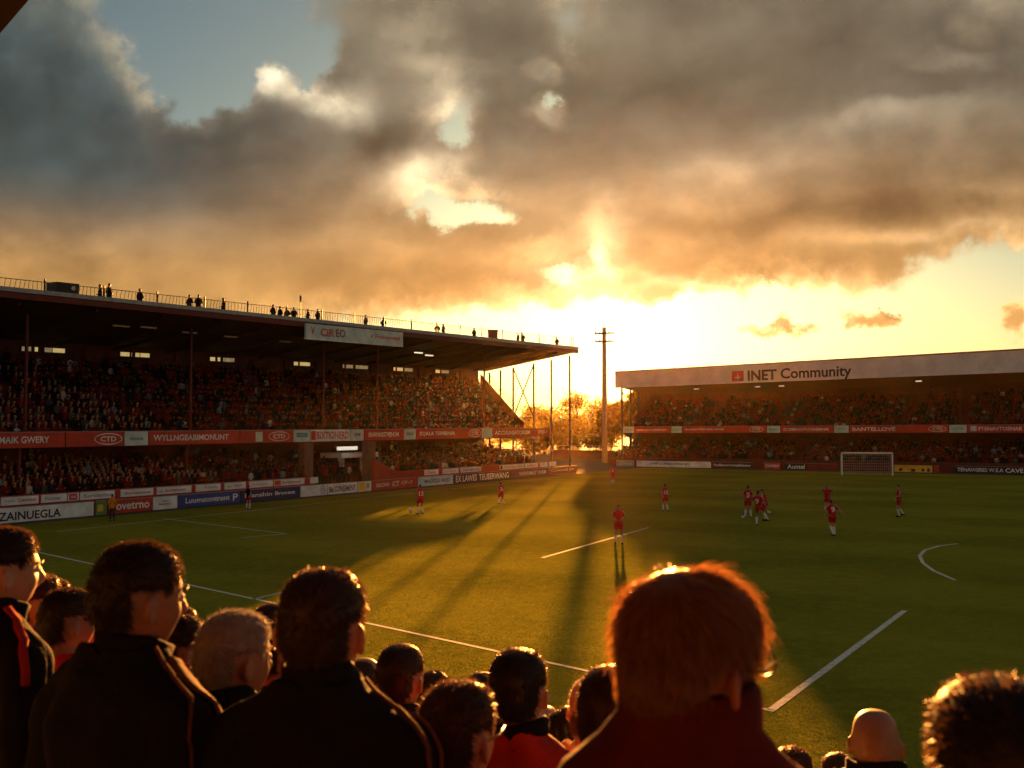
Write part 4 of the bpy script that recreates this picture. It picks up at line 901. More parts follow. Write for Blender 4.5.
def hair(fig, par, style, m_, seed, hs=1.0, nstr=2600):
    """scalp shell plus loose strands"""
    r = np.random.default_rng(seed); J = fig['J']; M = fig['M']; loc = ((fig['V']-J['head']) @ M)/hs     # head coordinates
    xs = [-.13, -.07, -.045, -.015, .012, .035, .06, .075, .1]
    zz = dict(short=[-.066, -.062, -.045, -.008, .010, .03, .05, .062, .075], boy=[-.052, -.052, -.04, -.004, -.012, .005, .03, .045, .055], curly=[-.072, -.066, -.05, -.01, .008, .03, .05, .06, .072],
              buzz=[-.066, -.062, -.045, -.008, .010, .03, .055, .068, .085], balding=[-.085, -.08, -.06, -.01, .006, .02, .05, .1, .2], long=[-.14, -.14, -.1, -.04, -.01, .01, .035, .05, .06])[style]
    zmin = np.interp(loc[:, 1], xs, zz)
    near = (np.linalg.norm(loc, axis=1) < .16) & (np.abs(loc[:, 0]) < .080)
    mask = near & (loc[:, 2] > zmin)
    if style == 'balding': mask &= (loc[:, 2] < .085) | (loc[:, 1] < -.03)
    mask &= ~((np.abs(loc[:, 0]) > .060) & (loc[:, 2] < .036) & (loc[:, 1] < .012) & (loc[:, 1] > -.046))
    near_ear = E(((np.abs(loc[:, 0])-.078)/.025)**2+((loc[:, 1]+.02)/.045)**2+((loc[:, 2]-.0)/.05)**2)
    ramp = np.clip((loc[:, 2]-zmin)/.05, .12, 1); top = np.clip((loc[:, 2]-.02)/.08, 0, 1)
    th = dict(short=.006+.006*top, boy=.007+.010*top, curly=.006+.016*top, buzz=.004+.003*top, balding=.005+.0*top, long=.016+.012*top)[style]
    th = th*ramp*(1-.7*near_ear)
    amp = dict(short=.0030, boy=.005, curly=.009, buzz=.0012, balding=.0015, long=.005)[style]
    fq = dict(short=70, boy=45, curly=75, buzz=120, balding=90, long=45)[style]
    fm = mask[fig['F']].all(1); Fc = fig['F'][fm]
    if not len(Fc): return
    used = np.unique(Fc); mp_ = np.full(len(mask), -1); mp_[used] = np.arange(len(used)); Fc = mp_[Fc]
    V0 = smooth_np(fig['V'][used], Fc, 3); Nn = fig['N'][used]
    V = V0+Nn*(th[used]+amp*wob(V0-J['head'], fq, seed)*ramp[used])[:, None]*hs
    sh = np_mesh('hair', V, Fc, m_, par)
    # strands
    ln = dict(short=.018, boy=.045, curly=.022, buzz=.013, balding=.014, long=.09)[style]; wd = dict(short=.0021, boy=.0014, curly=.0022, buzz=.0017, balding=.0013, long=.0018)[style]
    lv = ((V-J['head']) @ M)/hs
    pick = r.integers(0, len(V), nstr); SV, SF = [], []
    for i in pick:
        p = V[i]; nn = Nn[i]; lp = lv[i]; l_ = ln*r.uniform(.5, 1.3)*(.35+.65*min(1, max(0, (lp[2]+.03)/.09)) if style == 'boy' else 1)
        comb = np.array((lp[0]*5, lp[1]*5+.25*(lp[2] > .05), -.9 if lp[2] < .085 else -.15)) if style in ('boy', 'long') else np.array((lp[0]*3, .55, -.55 if lp[2] < .06 else .05))
        comb = M @ comb; comb = comb-nn*(comb @ nn); comb /= np.linalg.norm(comb)+1e-6
        lift = dict(short=.5, boy=.16, curly=.8, buzz=.8, balding=.5, long=.15)[style]
        if style == 'boy' and r.random() < .04: lift = .55
        d = nn*lift+comb+r.normal(size=3)*dict(curly=.6, boy=.16).get(style, .34); d /= np.linalg.norm(d)
        sd = np.cross(d, r.normal(size=3)); sd /= np.linalg.norm(sd); k = len(SV)
        q = p-nn*.003; dd = d.copy()
        for s_ in range(4):
            w_ = wd*(1-.28*s_)*hs*.5; SV += [q-sd*w_, q+sd*w_]
            q = q+dd*l_/3*hs; dd = dd+(comb*.3-nn*(.12 if style == 'boy' else 0)+np.array((0, 0, -.15))+(r.normal(size=3)*.9 if style == 'curly' else 0)); dd /= np.linalg.norm(dd)
        for s_ in range(3): SF.append((k+2*s_, k+2*s_+1, k+2*s_+3, k+2*s_+2))
    np_mesh('strands', np.array(SV), np.array(SF), m_, sh, smooth=False)
    return sh
M_eye = mat('eye_white', (.5, .45, .4), .5, .05, 5, spec=.2)
M_lens = mat('spectacle_frame', (.12, .09, .06), .4, .1, 5, metal=.5, spec=.4)
def face_bits(fig, par, hs, glasses=False, brow=None):
    J, M = fig['J'], fig['M']
    for sx in (-1, 1):
        ev, ef = ICO[2]; c = np.array((sx*.031, .0775, .012)); np_mesh('eye', (ev*.0112+c)*hs @ M.T+J['head'], ef, M_eye, par)
        pv_, pf = ICO[1]; np_mesh('pupil', (pv_*np.array((.0055, .003, .0055))+c+np.array((0, .0102, 0)))*hs @ M.T+J['head'], pf, CL['black'], par)
        if brow:
            V, Fc = tube_np([(sx*.016, .0965, .027), (sx*.032, .0955, .033), (sx*.048, .084, .028)], [(.004, .003), (.0045, .003), (.002, .002)], 6)
            np_mesh('eyebrow', np.array(V)*hs @ M.T+J['head'], Fc, brow, par)
    if glasses:
        mb = MB()
        for sx in (-1, 1):
            mb.tube([(sx*.034+.024*math.cos(a*.3142), .108, .008+.020*math.sin(a*.3142)) for a in range(21)], .0018, 5, False)
            mb.tube([(sx*.058, .107, .012), (sx*.079, .05, .012), (sx*.083, -.01, .016), (sx*.080, -.035, -.004)], .002, 5)
        mb.tube([(-.010, .108, .012), (0, .112, .014), (.010, .108, .012)], .0018, 5)
        V = np.array([p[:] for p in mb.v])*hs @ M.T+J['head']; np_mesh('glasses', V, [tuple(f) for f in mb.f], M_lens, par)

# --- the crowd in the foreground: (u of the head, v of its top, distance, body turn, head turn, tilt, hair style, hair colour, top, collar, trims, build, label)
def shoulder_line(sx, y=-.02): return [(sx*.085, y, 1.54), (sx*.14, y, 1.51), (sx*.20, y-.01, 1.46), (sx*.245, y-.03, 1.36), (sx*.265, y-.04, 1.2), (sx*.27, y-.03, 1.06)]
NEAR = [
 (687, 556, 1.30, 18, 48, 0, 'boy', 'red', 'maroon', ('maroon', .142, .004), [], 1.02, True, 'sandy haired boy with glasses and thick maroon collar, largest head in front'),
 (1000, 646, 1.15, 5, 5, 0, 'short', 'dark', 'black', ('black', .09, .0), [], 1.08, False, 'dark haired person cut off by the right edge of the photo'),
 (141, 534, 2.12, 30, 42, 2, 'short', 'dark', 'black', ('black', .09, .0), [('brown', 1)], 1.0, False, 'dark haired man in black jacket with brown shoulder seams, face turned right'),
 (6, 522, 2.75, 34, 44, 0, 'short', 'dark', 'black', ('black', .09, .0), [('red', 1)], 1.0, False, 'man at the left edge in black jacket with red shoulder stripe'),
 (325, 561, 1.98, 14, 10, 0, 'short', 'brown', 'black', ('black', .092, .0), [('brown', 1)], 1.03, False, 'broad man in dark jacket with shoulder piping, seen squarely from behind'),
 (237, 601, 2.5, 36, 40, 2, 'short', 'grey', 'maroon', ('black', .095, .0), [], 1.0, False, 'grey haired man in dark red jacket with black collar'),
 (459, 672, 2.2, 26, 30, -2, 'short', 'brown', 'black', ('black', .075, .0), [], .95, True, 'brown haired person wearing glasses, low in front of the red jacket'),
 (518, 636, 2.85, 12, 12, 0, 'short', 'dark', 'red', ('black', .09, .0), [('strap', 1)], 1.0, False, 'man in red jacket with dark strap across his back'),
 (402, 636, 3.5, 16, 18, 0, 'short', 'dark', 'black', ('black', .075, .0), [], 1.0, False, 'dark haired man between the broad man and the glasses wearer'),
 (366, 651, 4.6, 10, 10, 0, 'balding', 'brown', 'grey', None, [], 1.0, False, 'bald head just right of the broad man'),
 (870, 699, 3.35, 24, 18, 6, 'none', 'dark', 'red', ('black', .11, .004), [('patch', 1)], 1.0, False, 'bald man in red jacket with high black collar below the corner'),
 (611, 656, 2.15, 20, 16, 0, 'buzz', 'brown', 'maroon', ('white', .07, .006), [], .92, False, 'bare headed person with white collar, half hidden behind the sandy haired boy'),
 (593, 670, 3.3, 20, 30, 0, 'buzz', 'white', 'white', None, [], .98, False, 'white haired man peeping out left of the sandy haired boy'),
 (568, 703, 4.3, 20, 40, 0, 'curly', 'dark', 'navy', None, [], .95, False, 'small curly dark head right of the red jacket'),
 (542, 699, 4.8, 15, 20, 0, 'buzz', 'white', 'white', None, [], 1.0, False, 'white haired head showing behind the red jacket shoulder'),
 (483, 667, 4.6, 10, 10, 0, 'short', 'dark', 'black', None, [], 1.0, False, 'dark head half hidden left of the red jacket man'),
 (434, 668, 5.0, 15, 25, 0, 'curly', 'brown', 'maroon', None, [], 1.0, False, 'small brown curly head right of the dark haired man'),
 (72, 583, 3.5, 30, 38, 0, 'short', 'dark', 'shirt', ('white', .02, .012), [('white', -1)], 1.0, False, 'young man in red jersey with white collar and white sleeve'),
 (41, 572, 4.2, 32, 46, 0, 'curly', 'brown', 'maroon', None, [], 1.0, False, 'curly haired man between the left edge man and the red jersey'),
 (89, 597, 4.1, 34, 62, 0, 'curly', 'dark', 'black', None, [], .95, False, 'dark curly haired woman facing right beside the red jersey'),
 (186, 614, 3.6, 32, 46, 0, 'curly', 'dark', 'shirt', None, [], .95, False, 'dark curly haired person in red between the two nearest left men'),
 (183, 603, 4.9, 30, 30, 0, 'short', 'dark', 'black', None, [], 1.0, False, 'small dark head behind the curly person in red'),
 (273, 600, 4.8, 30, 30, 0, 'short', 'brown', 'maroon', None, [], 1.0, False, 'dark head behind the grey haired man'),
 (279, 619, 4.0, 30, 36, 0, 'curly', 'dark', 'black', None, [], .95, False, 'long dark curly haired person beside the grey haired man'),
 (788, 742, 4.4, 20, 20, 0, 'curly', 'brown', 'maroon', None, [], .95, False, 'small curly head at the bottom edge left of the bald man'),
 (833, 746, 4.6, 20, 20, 0, 'short', 'dark', 'black', None, [], .95, False, 'dark head just behind the bald man shoulder'),
 (57, 574, 5.2, 30, 34, 0, 'short', 'dark', 'black', None, [], 1.0, False, 'dark head above the red jersey man'),
]
def near_person(i, u, v, y, byaw, hyaw, pit, style, hc, topc, collar, trims, build, glasses, label):
    # stand them on the tread below; the figure is scaled to reach the height it has in the photograph
    X = (u-512)/F*y; ztop = CAM_H+(HOR-v)/F*y; m_ = X*md.x+y*md.y
    fl = tread(m_)
    h = ztop-fl-.02
    while h > 1.96: fl += .27; h -= .27
    while h < 1.42: fl -= .27; h += .27
    s = h/(1.757+dict(none=-.006, short=.008, boy=.010, curly=.012).get(style, 0))
    near_ = y < 3.2
    hs = {True: 1.0}.get(True)*min(1.12, max(.9, 1/s))          # heads keep their size whatever the stature
    fig = figure(dict(yaw=R(hyaw-byaw), pitch=R(pit)), .0065 if near_ else .009, 5, fingers=near_, hs=hs)
    root = empty('person', (0, 0, 0), label, 'person', 'spectators standing in the foreground')
    nf = len(fig['F'])
    body = np_mesh('body', fig['V'], fig['F'], skin_mat('flushed_skin', (.27, .085, .05)) if style == 'boy' else SKIN[2 if style == 'none' else i % 3], root)
    out = clothes(fig, root, CL[topc], 'street', seed=i+1, collar=(CL[collar[0]], collar[1], collar[2]) if collar else None, kk=1.15 if y < 2.3 else 1.)
    for tr, sx in trims:
        if tr == 'strap':
            trim(fig, out, 'strap', [(-.10, .08, 1.52), (-.10, -.08, 1.50), (-.06, -.17, 1.38), (.02, -.18, 1.22), (.10, -.17, 1.08), (.16, -.10, .98)], .055, CL['black'], .008)
        elif tr == 'patch':
            for q in (-1, 1): trim(fig, out, 'shoulder_panel', [(q*.10, -.04, 1.53), (q*.17, -.05, 1.50), (q*.24, -.05, 1.42)], .10, CL['black'], .004)
        else:
            for q in (1,):
                trim(fig, out, 'piping', shoulder_line(q)[:5 if tr == 'brown' else 4], .006 if tr == 'brown' else .024, CL[tr], .008)
                if tr == 'brown': trim(fig, out, 'shoulder_panel', [(q*.12, .03, 1.53), (q*.19, .03, 1.49), (q*.25, .02, 1.40), (q*.275, .01, 1.25)], .05, CL['brown'], .006)
    if style != 'none': hair(fig, body, style, HAIR[hc], 31+i, hs, 8000 if y < 1.4 else 6500 if near_ else 3200)
    if near_ or 40 < hyaw: face_bits(fig, body, hs, glasses, HAIR[hc] if style != 'none' else None)
    # turn, scale and set down so that the crown of the head falls where it should
    hd = Vector(fig['J']['head'])
    q = Matrix.Rotation(-R(byaw), 3, 'Z') @ hd*s
    root.scale = (s*build**.5, s*build**.5, s); root.rotation_euler.z = -R(byaw)
    root.location = (X-q.x, y-q.y, fl)
    return root
for i, a in enumerate(NEAR): near_person(i, *a)

# --- players on the pitch
def P_(**k): return k
POSE = dict(
 walk=P_(hiL=(-.09,0,.92), knL=(-.09,.16,.52), anL=(-.09,.10,.10), knR=(.09,-.02,.50), anR=(.09,-.24,.14), elL=(-.25,-.14,1.18), wrL=(-.20,-.05,.96), elR=(.25,.06,1.16), wrR=(.20,.24,1.0)),
 stand=P_(knL=(-.13,.02,.50), anL=(-.16,-.02,.085), knR=(.12,.04,.5), anR=(.15,-.02,.085), elL=(-.27,-.04,1.17), wrL=(-.10,.16,1.08), elR=(.27,-.04,1.17), wrR=(.10,.17,1.08)),
 run=P_(pelvis=(0,-.02,.95), chest=(0,.05,1.3), neck=(0,.09,1.485), head=(0,.13,1.65), shL=(-.19,.08,1.42), shR=(.19,.08,1.42), knL=(-.09,.30,.62), anL=(-.09,.14,.26), knR=(.09,-.08,.50), anR=(.09,-.42,.26), elL=(-.25,-.16,1.22), wrL=(-.2,-.02,1.04), elR=(.25,.2,1.2), wrR=(.14,.38,1.34)),
 kick=P_(neck=(0,-.05,1.48), head=(0,-.03,1.65), shL=(-.19,-.05,1.42), shR=(.19,-.05,1.42), knL=(-.10,.02,.5), anL=(-.10,-.03,.085), knR=(.22,.34,.74), anR=(.36,.68,.62), elL=(-.42,.04,1.26), wrL=(-.58,.16,1.1), elR=(.38,-.18,1.22), wrR=(.5,-.3,1.05)),
 hands_up=P_(knR=(.12,.04,.5), anR=(.14,-.02,.085), elL=(-.38,.06,1.52), wrL=(-.14,.05,1.72), elR=(.38,.06,1.52), wrR=(.14,.05,1.72)),
 bent=P_(neck=(0,.12,1.46), head=(0,.18,1.60), shL=(-.19,.11,1.40), shR=(.19,.11,1.40), knL=(-.08,.10,.5), anL=(-.06,-.16,.12), knR=(.10,.12,.5), anR=(.10,.02,.085), elL=(-.34,.0,1.16), wrL=(-.36,.06,.94), elR=(.40,.04,1.2), wrR=(.56,.02,1.0)),
 carry=P_(knL=(-.09,.14,.52), anL=(-.10,.02,.085), knR=(.10,.02,.5), anR=(.22,-.26,.16), elL=(-.27,.0,1.17), wrL=(-.16,.24,1.14), elR=(.26,-.05,1.16), wrR=(.24,.1,.94)))
_pf = {}
def player(u, v, vt, yaw, pose, label, num=None, hyaw=0, topc='shirt', kit='player', hc='dark', group='players in red kit on the pitch', hold=None, foot=None):
    p = on_ground(u, v); hgt = max(1.62, min(1.95, (v-vt)/F*p.y))
    root = empty('person', p, label, 'person', group, rz=R(yaw)); s = hgt/1.79; root.scale = (s, s, s)
    key = (pose, hyaw, kit)
    if key not in _pf:
        fig = figure({**POSE[pose], 'yaw': R(hyaw)}, .016, 3, fingers=True); zmin = fig['V'][:, 2].min(); fig['V'][:, 2] -= zmin
        for k in fig['J']: fig['J'][k] = fig['J'][k]-np.array((0, 0, zmin))
        _pf[key] = fig
    fig = _pf[key]
    body = np_mesh('body', fig['V'], fig['F'], SKIN[len(label) % 3], root)
    out = clothes(fig, root, CL[topc], kit, seed=3)
    hair(fig, body, 'short', HAIR[hc], 5, 1., 60)
    J = fig['J']
    if kit == 'player':
        # white shoulder bars and a white number panel on the back
        for sx, S in ((-1, 'L'), (1, 'R')):
            V, Fc = tube_np([J['neck']*.55+J['sh'+S]*.45+np.array((0, 0, .045)), J['sh'+S]+np.array((sx*.03, 0, .05)), J['sh'+S]*.55+J['el'+S]*.45+np.array((sx*.05, 0, .02))], [.022, .026, .024], 6); np_mesh('shoulder_stripe', np.array(V), Fc, CL['white'], out['jersey'])
        if num is not None:
            up, rt, fw = fig['up'], fig['rt'], fig['fw']; c = J['pelvis']+up*.30-fw*.155; V2, F2 = text_mesh(num, .03)
            VV = [c+rt*(x-.5)*.20*len(num)**.5+up*(y-.5)*.27 for x, y in V2]; np_mesh('number', np.array(VV), F2, CL['white'], out['jersey'], smooth=False)
    return root
PL = 'player in red kit'
player(420.5, 514, 483.5, 28, 'walk', f'{PL} stepping over the white ball near the tunnel', '13')
player(501, 503.5, 479.5, 20, 'run', f'{PL} running at the far edge of the sunlit strip', '3')
player(612.5, 484.5, 461, -5, 'walk', f'{PL} farthest off, standing before the mast', '8')
player(664.5, 511, 483, 12, 'walk', f'{PL} walking alone in the middle of the pitch', '10', hyaw=10)
player(618, 543.5, 503.5, 168, 'stand', f'{PL} nearest the camera on the edge of the shadow', None)
player(747, 517, 484, -10, 'stand', f'{PL} on the left of the group of three', '5')
player(757.5, 525, 489, -38, 'kick', f'{PL} kicking one leg out to the right', '9')
player(764, 520.5, 488, 60, 'bent', f'{PL} half hidden behind the kicking player', None)
player(826, 512, 485, 150, 'hands_up', f'{PL} holding both hands to his head', None)
player(831, 535, 498.5, 6, 'bent', f'{PL} with large white number nine, bending forward', '9')
player(897.5, 516.5, 484, 78, 'carry', f'{PL} walking off on the right carrying a yellow bottle', '7')
player(249.5, 509, 488, -30, 'stand', 'person in dark kit with white socks beside the navy touchline board', None, topc='black', group=None)
player(114, 521, 499.5, 30, 'walk', 'steward in orange bib beside the red touchline board', None, topc='orange', kit='street', group=None)
# ball, training dot, bottle
def ball(p, r, label):
    V, Fc = ICO[3]; t = empty('football', p+Vector((0, 0, r)), label, 'ball')
    np_mesh('ball_skin', V*r, Fc, CL['white'], t)
    ph = (1+5**.5)/2; c = [(0, a, b*ph) for a in (-1, 1) for b in (-1, 1)]; c = c+[(q[1], q[2], 0) for q in c]+[(q[2], 0, q[1]) for q in c]
    for q in c:
        d = Vector(q).normalized(); x = d.orthogonal().normalized(); y = d.cross(x)
        MBp = MB(); MBp.v = [(d+(x*math.cos(k*1.2566)+y*math.sin(k*1.2566))*.3).normalized()*r*1.015 for k in range(5)]; MBp.f = [(0,1,2,3,4)]
        np_mesh('black_patch', np.array([w_[:] for w_ in MBp.v]), MBp.f, CL['black'], t, smooth=False)
ball(on_ground(411.5, 513), .15, 'white football with dark patches at the feet of the stepping player')
ball(on_ground(741.5, 518.5), .11, 'small white football lying left of the group of three')
bp = on_ground(893, 516.5); bt = empty('bottle', bp+Vector((0, 0, 1.0)), 'yellow green drinks bottle held by the player on the right', 'bottle')
MB().tube([bp+Vector((0,0,.95)), bp+Vector((0,0,1.2))], .06, 10).build('bottle_body', CL['yellow'], bt, True); MB().tube([bp+Vector((0,0,1.2)), bp+Vector((0,0,1.24)), bp+Vector((0,0,1.29))], [.06, .03, .02], 10).build('cap', CL['black'], bt)
# ------------------------------------------------------------------ the crowd in the stands
def spectator_mesh(seed, standing, low):
    """small figure with its colours as slots: 0 skin, 1 hair, 2 top, 3 trousers"""
    r = np.random.default_rng(seed); V, Fc, S = [], [], []
    def add(v, f, s):
        k = len(V); V.extend([tuple(p) for p in v]); Fc.extend([tuple(int(i)+k for i in q) for q in f]); S.extend([s]*len(f) if not callable(s) else [s(np.mean([v[i] for i in q], 0)) for q in f])
    zb = .90 if standing else .50; ns = 5 if low else 8
    lean = r.uniform(-.04, .10); tx = r.uniform(-.03, .03); wf = r.uniform(.92, 1.1)
    sh = np.array((tx, lean, zb+.52)); hd = sh+np.array((tx*.5, .03, .24))
    add(*tube_np([(0, 0, zb), (tx*.5, lean*.5, zb+.25), sh+np.array((0, 0, -.06))], [(.155*wf, .11), (.165*wf, .115), (.17*wf, .10)], ns+1), 2)
    if not low: add(*tube_np([sh-(0, 0, .05), hd-(0, 0, .04)], [.06, .055], 6), 0)
    hv, hf = ICO[1 if low else 2]; hv = hv*np.array((.083, .10, .125))
    add(hv+hd, hf, lambda c: 1 if (c[2]-hd[2]) > .035+.7*(c[1]-hd[1])*-1*-1 or (c[1]-hd[1]) < -.045 else 0)
    up = r.random() < .16
    for sx in (-1, 1):
        s0 = sh+np.array((sx*.20*wf, 0, -.07))
        if up and (sx > 0 or seed % 3 == 0): e_, w_ = s0+np.array((sx*.10, .12, .18)), s0+np.array((sx*.04, .16, .42))
        elif r.random() < .4: e_, w_ = s0+np.array((sx*.03, .06, -.27)), s0+np.array((-sx*.12, .27, -.20))
        else: e_, w_ = s0+np.array((sx*.05, -.02, -.28)), s0+np.array((-sx*.02, .20, -.40))
        add(*tube_np([s0, e_], [.055, .048], ns-1), 2); add(*tube_np([e_, w_], [.046, .036], ns-1), 2)
        add(*tube_np([w_, w_+norm(w_-e_)*.10], [.036, .03], ns-1), 0)
        if standing: add(*tube_np([(sx*.09, 0, zb), (sx*.10, .02, .48), (sx*.10, 0, .03)], [.085, .062, .05], ns), 3)
        else: add(*tube_np([(sx*.09, 0, zb), (sx*.11, .40, zb+.02), (sx*.11, .36, .04)], [.08, .065, .048], ns), 3)
    return np.array(V, float), Fc, np.array(S)
PAL = [('black', (.012, .008, .007), .36), ('dark red', (.13, .011, .006), .42), ('red', (.20, .018, .011), .13), ('white', (.40, .37, .33), .035), ('grey', (.075, .068, .064), .09), ('navy', (.012, .015, .034), .08), ('pale blue', (.14, .22, .28), .025)]
PW = np.array([p[2] for p in PAL]); PW /= PW.sum()
HC = [(.02, .013, .009), (.05, .028, .014), (.16, .09, .04), (.25, .23, .21)]
def flat_mat(name, c):
    m = bpy.data.materials.new(name); m.use_nodes = True; b = m.node_tree.nodes['Principled BSDF']; b.inputs['Roughness'].default_value = .85; b.inputs['Specular IOR Level'].default_value = .12
    if c is not None: b.inputs['Base Color'].default_value = (*c, 1)
    return m, b
M_sk, _ = flat_mat('crowd_skin', (.34, .18, .11)); M_hr, _ = flat_mat('crowd_hair', (.03, .019, .012)); M_tr, _ = flat_mat('crowd_trousers', (.02, .02, .026))
M_top, b_ = flat_mat('crowd_top', None); oi = M_top.node_tree.nodes.new('ShaderNodeObjectInfo'); M_top.node_tree.links.new(oi.outputs['Color'], b_.inputs['Base Color'])
M_cr, b_ = flat_mat('crowd_colours', None); at_ = M_cr.node_tree.nodes.new('ShaderNodeAttribute'); at_.attribute_name = 'tint'; M_cr.node_tree.links.new(at_.outputs['Color'], b_.inputs['Base Color'])
hi_m, lo_m = {}, {}
def ind_mesh(k, st):
    if (k, st) not in hi_m:
        V, Fc, S = spectator_mesh(100+k, st, False); me = bpy.data.meshes.new('spectator'); me.from_pydata(V.tolist(), [], Fc)
        for q in (M_sk, M_hr, M_top, M_tr): me.materials.append(q)
        me.polygons.foreach_set('material_index', S.astype(np.int32)); me.polygons.foreach_set('use_smooth', [True]*len(Fc)); hi_m[(k, st)] = me
    return hi_m[(k, st)]
r = np.random.default_rng(11)
SEATS = []   # place, facing angle, area, standing
def seat_rows(fr, area, n, w0, z0, dw, dz, s_lo, s_hi, aisles, p_stand=.12, fill=.98, face=None):
    for i in range(n):
        w_ = w0+dw*i+.40; hi = s_hi(w_) if callable(s_hi) else s_hi
        for s in np.arange(s_lo, hi, .49):
            s = s+r.uniform(-.08, .08)
            if r.random() > fill or any(abs(s-a-(w_-w0)*b) < .62 for a, b in aisles): continue
            p = fr(s, w_, z0+dz*i); u = 512+p.x/p.y*F
            if -14 < u < 1040: SEATS.append((p, fr, area, bool(r.random() < p_stand)))
al = [(LS.s_at(u, 4.), b) for u, b in ((78, -.35), (166, 0), (245, -.45), (345, 0), (430, -.1))]
seat_rows(LS, 'lower tier of the left stand', 9, 1.5, .95, .78, .175, -16, T0-.4, [(LS.s_at(60, 3), 0), (LS.s_at(150, 3), 0), (LS.s_at(215, 3), 0)])
seat_rows(LS, 'far end of the left lower tier', 9, 1.5, .95, .78, .175, T1+3.2, 65.6, [(LS.s_at(460, 3), 0), (LS.s_at(510, 3), 0)])
seat_rows(LS, 'mouth of the tunnel', 6, 3.4, .5, .78, .3, T0+.5, T1+1.2, [], p_stand=1., fill=.72)
seat_rows(LS, 'upper tier of the left stand', 11, 3.5, 4.36, .78, .48, -18, lambda w_: send(w_)-.6, al)
ar = [(RS.s_at(u, 4.), b) for u, b in ((700, .1), (770, 0), (897, .25), (960, 0))]
seat_rows(RS, 'lower tier of the far stand', 10, 1.4, .75, .78, .2, 1.6, 58, [(RS.s_at(u, 3), 0) for u in (690, 800, 985)])
seat_rows(RS, 'upper tier of the far stand', 11, 3.5, 4.84, .78, .36, 3.8, 58, ar)
face = {id(LS): math.atan2(LS.b.y, LS.b.x)+math.pi/2, id(RS): math.atan2(RS.b.y, RS.b.x)+math.pi/2}    # the figures look along their own +y: turn that to -b
SEATS.sort(key=lambda q: q[0].y**2+q[0].x**2)
# keep as single people the 300 nearest ones
for i, (p, fr, area, st) in enumerate(SEATS[:300]):
    c = r.choice(len(PAL), p=PW); nm, rgb, _ = PAL[c]
    o = bpy.data.objects.new('spectator', ind_mesh(int(r.integers(10)), bool(st))); col.objects.link(o)
    s = r.uniform(.93, 1.07); o.scale = (s, s, s); o.location = p; o.rotation_euler.z = face[id(fr)]+r.normal()*.22
    k = r.uniform(.7, 1.2); o.color = (rgb[0]*k, rgb[1]*k, rgb[2]*k, 1)
    half = 'lower tier' if 'lower' in area else 'upper tier'; fr_row = 'near end'
    how = 'standing' if st else 'seated'
    tag(o, f'{how} spectator in a {nm} top near end of left stand {half}', 'person', f'{how} {nm} spectators, near end of the left {half}')
TV, TF, TC = [], [], []; off = 0
for k in range(8):
    for st in (False, True): lo_m[(k, st)] = spectator_mesh(300+k, st, True)
byn = {}
for p, fr, area, st in SEATS[300:]: byn.setdefault((int(r.integers(8)), st), []).append((p, face[id(fr)]+r.normal()*.25))
for key, lst in byn.items():
    V, Fc, S = lo_m[key]; Q = np.array([q[0][:] for q in lst]); an_ = np.array([q[1] for q in lst]); n = len(lst); sc_ = r.uniform(.93, 1.07, n)
    ca, sa = np.cos(an_)*sc_, np.sin(an_)*sc_
    W = np.stack([V[None, :, 0]*ca[:, None]-V[None, :, 1]*sa[:, None]+Q[:, 0:1], V[None, :, 0]*sa[:, None]+V[None, :, 1]*ca[:, None]+Q[:, 1:2], V[None, :, 2]*sc_[:, None]+Q[:, 2:3]], 2).reshape(-1, 3)
    cs = r.choice(len(PAL), n, p=PW); tc = np.array([PAL[c][1] for c in cs])*r.uniform(.7, 1.25, (n, 1)); hc_ = np.array(HC)[r.choice(4, n, p=[.5, .3, .1, .1])]; sk = np.array((.27, .115, .065))*r.uniform(.35, 1.0, (n, 1)); trc = np.tile((.02, .02, .026), (n, 1))
    cols = np.stack([sk, hc_, tc, trc], 1)                      # person x slot
    # vertices belong to one slot each except on the head: colour by face corner
    ln_ = np.array([len(f) for f in Fc]); fl = np.concatenate([np.array(f) for f in Fc])
    TF.append((fl[None, :]+(np.arange(n)*len(V))[:, None]+off, np.tile(ln_, n))); TV.append(W); off += len(W)
    TC.append(np.repeat(cols[:, S, :], ln_, axis=1).reshape(-1, 3))
VV = np.concatenate(TV); LI = np.concatenate([a.ravel() for a, b in TF]).astype(np.int32); LN = np.concatenate([b for a, b in TF]).astype(np.int32); CC = np.concatenate(TC)
me = bpy.data.meshes.new('crowd'); me.vertices.add(len(VV)); me.vertices.foreach_set('co', VV.astype(np.float32).ravel())
me.loops.add(len(LI)); me.loops.foreach_set('vertex_index', LI); me.polygons.add(len(LN)); me.polygons.foreach_set('loop_start', np.concatenate([[0], np.cumsum(LN)[:-1]]).astype(np.int32))
me.update(calc_edges=True); me.materials.append(M_cr)
ca_ = me.color_attributes.new('tint', 'FLOAT_COLOR', 'CORNER'); ca_.data.foreach_set('color', np.concatenate([CC, np.ones((len(CC), 1))], 1).astype(np.float32).ravel())
me.polygons.foreach_set('use_smooth', [True]*len(LN))
co = bpy.data.objects.new('crowd', me); col.objects.link(co)
tag(co, 'packed crowd filling both tiers of the two far stands', 'crowd', kind='stuff')

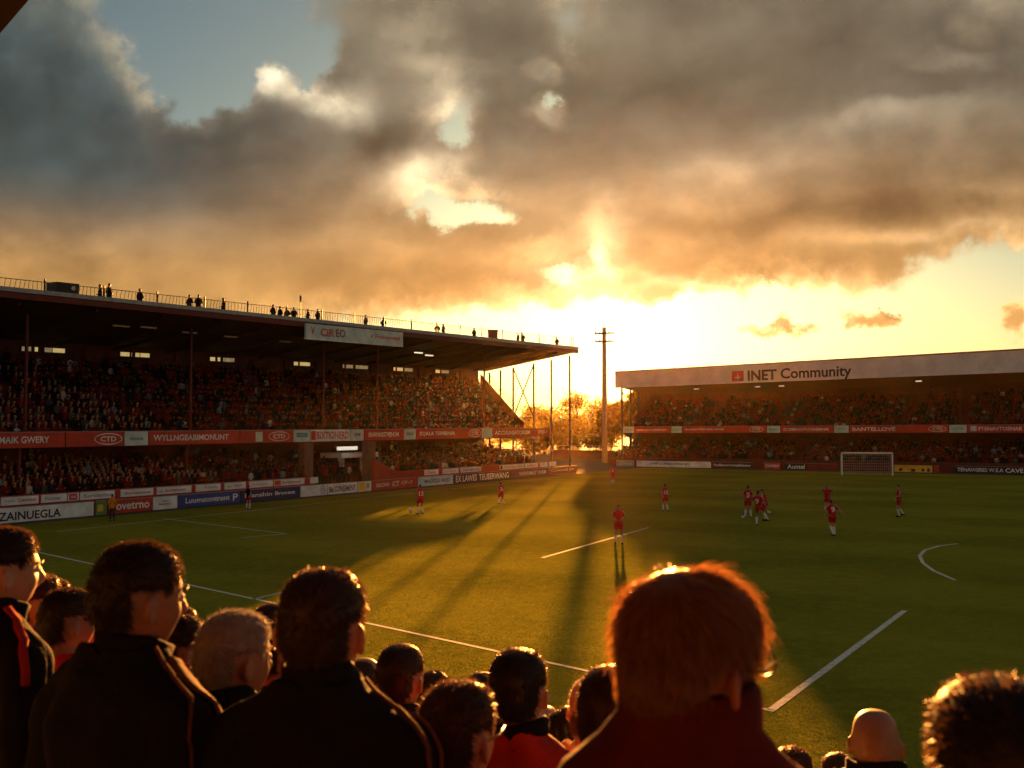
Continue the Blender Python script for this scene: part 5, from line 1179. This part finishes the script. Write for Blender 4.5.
# --- people on the roof of the left stand
fig = figure(dict(POSE['stand'], yaw=0), .02, 3, fingers=False)
proto = empty('person', (0, 0, 0), 'x', 'person', 'crew standing on the roof of the left stand')
bdy = np_mesh('body', fig['V'], fig['F'], SKIN[2], proto); clothes(fig, proto, CL['black'], 'street', seed=2); hair(fig, bdy, 'short', HAIR['dark'], 4, 1., 20)
def kids(o): return [c for c in bpy.data.objects if c.parent == o]
PROTO_TREE = {}
def copy_tree(o, par=None):
    if o.name not in PROTO_TREE: PROTO_TREE[o.name] = kids(o)
    c = o.copy(); col.objects.link(c); c.parent = par
    for k in PROTO_TREE[o.name]: copy_tree(k, c)
    return c
for nm_ in [proto]+kids(proto): PROTO_TREE[nm_.name] = kids(nm_)
ROOF = [(98, 3.9, 'left one of the first pair right of the black cabinet'), (107, 3.4, 'right one of the first pair right of the black cabinet'), (138, 3.8, 'lone figure between the first and second pairs'), (188, 3.9, 'left one of the second pair from the cabinet'), (197, 3.6, 'right one of the second pair from the cabinet'),
        (222, 3.7, 'lone figure left of the seated cluster'), (272, 3.9, 'first figure of the cluster left of the antenna'), (279, 4.2, 'second figure of the cluster left of the antenna'), (286, 4.3, 'third figure of the cluster left of the antenna'), (293, 4.0, 'figure just left of the antenna'), (307, 4.0, 'figure just right of the antenna'), (317, 3.7, 'figure above the left end of the hanging sign'),
        (365, 3.8, 'figure above the middle of the hanging sign'), (383, 3.9, 'figure above the right part of the hanging sign'), (437, 3.9, 'left one of the pair right of the hanging sign'), (443, 3.7, 'right one of the pair right of the hanging sign'), (474, 3.9, 'figure left of the small maroon box'), (518, 3.9, 'left one of the last pair near the roof end'), (523, 3.8, 'right one of the last pair near the roof end'), (557, 3.9, 'last figure at the far roof end')]
for i, (u, w_, lab) in enumerate(ROOF):
    o = proto if i == 0 else copy_tree(proto); w_ -= 1.3; s = LS.s_at(u, w_); p = LS(s, w_, 12.985-(w_-.12)*.1095)
    o.location = p; o.rotation_euler.z = [2.2, -.6, 1.1, 2.8, .3][i % 5]; o['label'] = 'dark clad ' + lab
# --- small things among the crowd
fs = LS.s_at(362, 3.0); fb = LS(fs, 3.0, 1.2)
fl_ = empty('flag', fb, 'bright red flag held up at the mouth of the tunnel', 'flag')
MB().tube([fb, fb+Vector((0, 0, 1.9))], .02, 6).build('flagstaff', M_white, fl_)
V, Fc = [], []
for i in range(9):
    for j in range(6): x = i/8; z = 1.85-.8*j/5-.25*x; V.append((x*.95*A.x, x*.95*A.y+.08*math.sin(x*7+j*.5), z))
Fc = np.array([(i*6+j, i*6+j+1, i*6+j+7, i*6+j+6) for i in range(8) for j in range(5)]); np_mesh('flag_cloth', np.array(V), Fc, CL['shirt'], fl_)
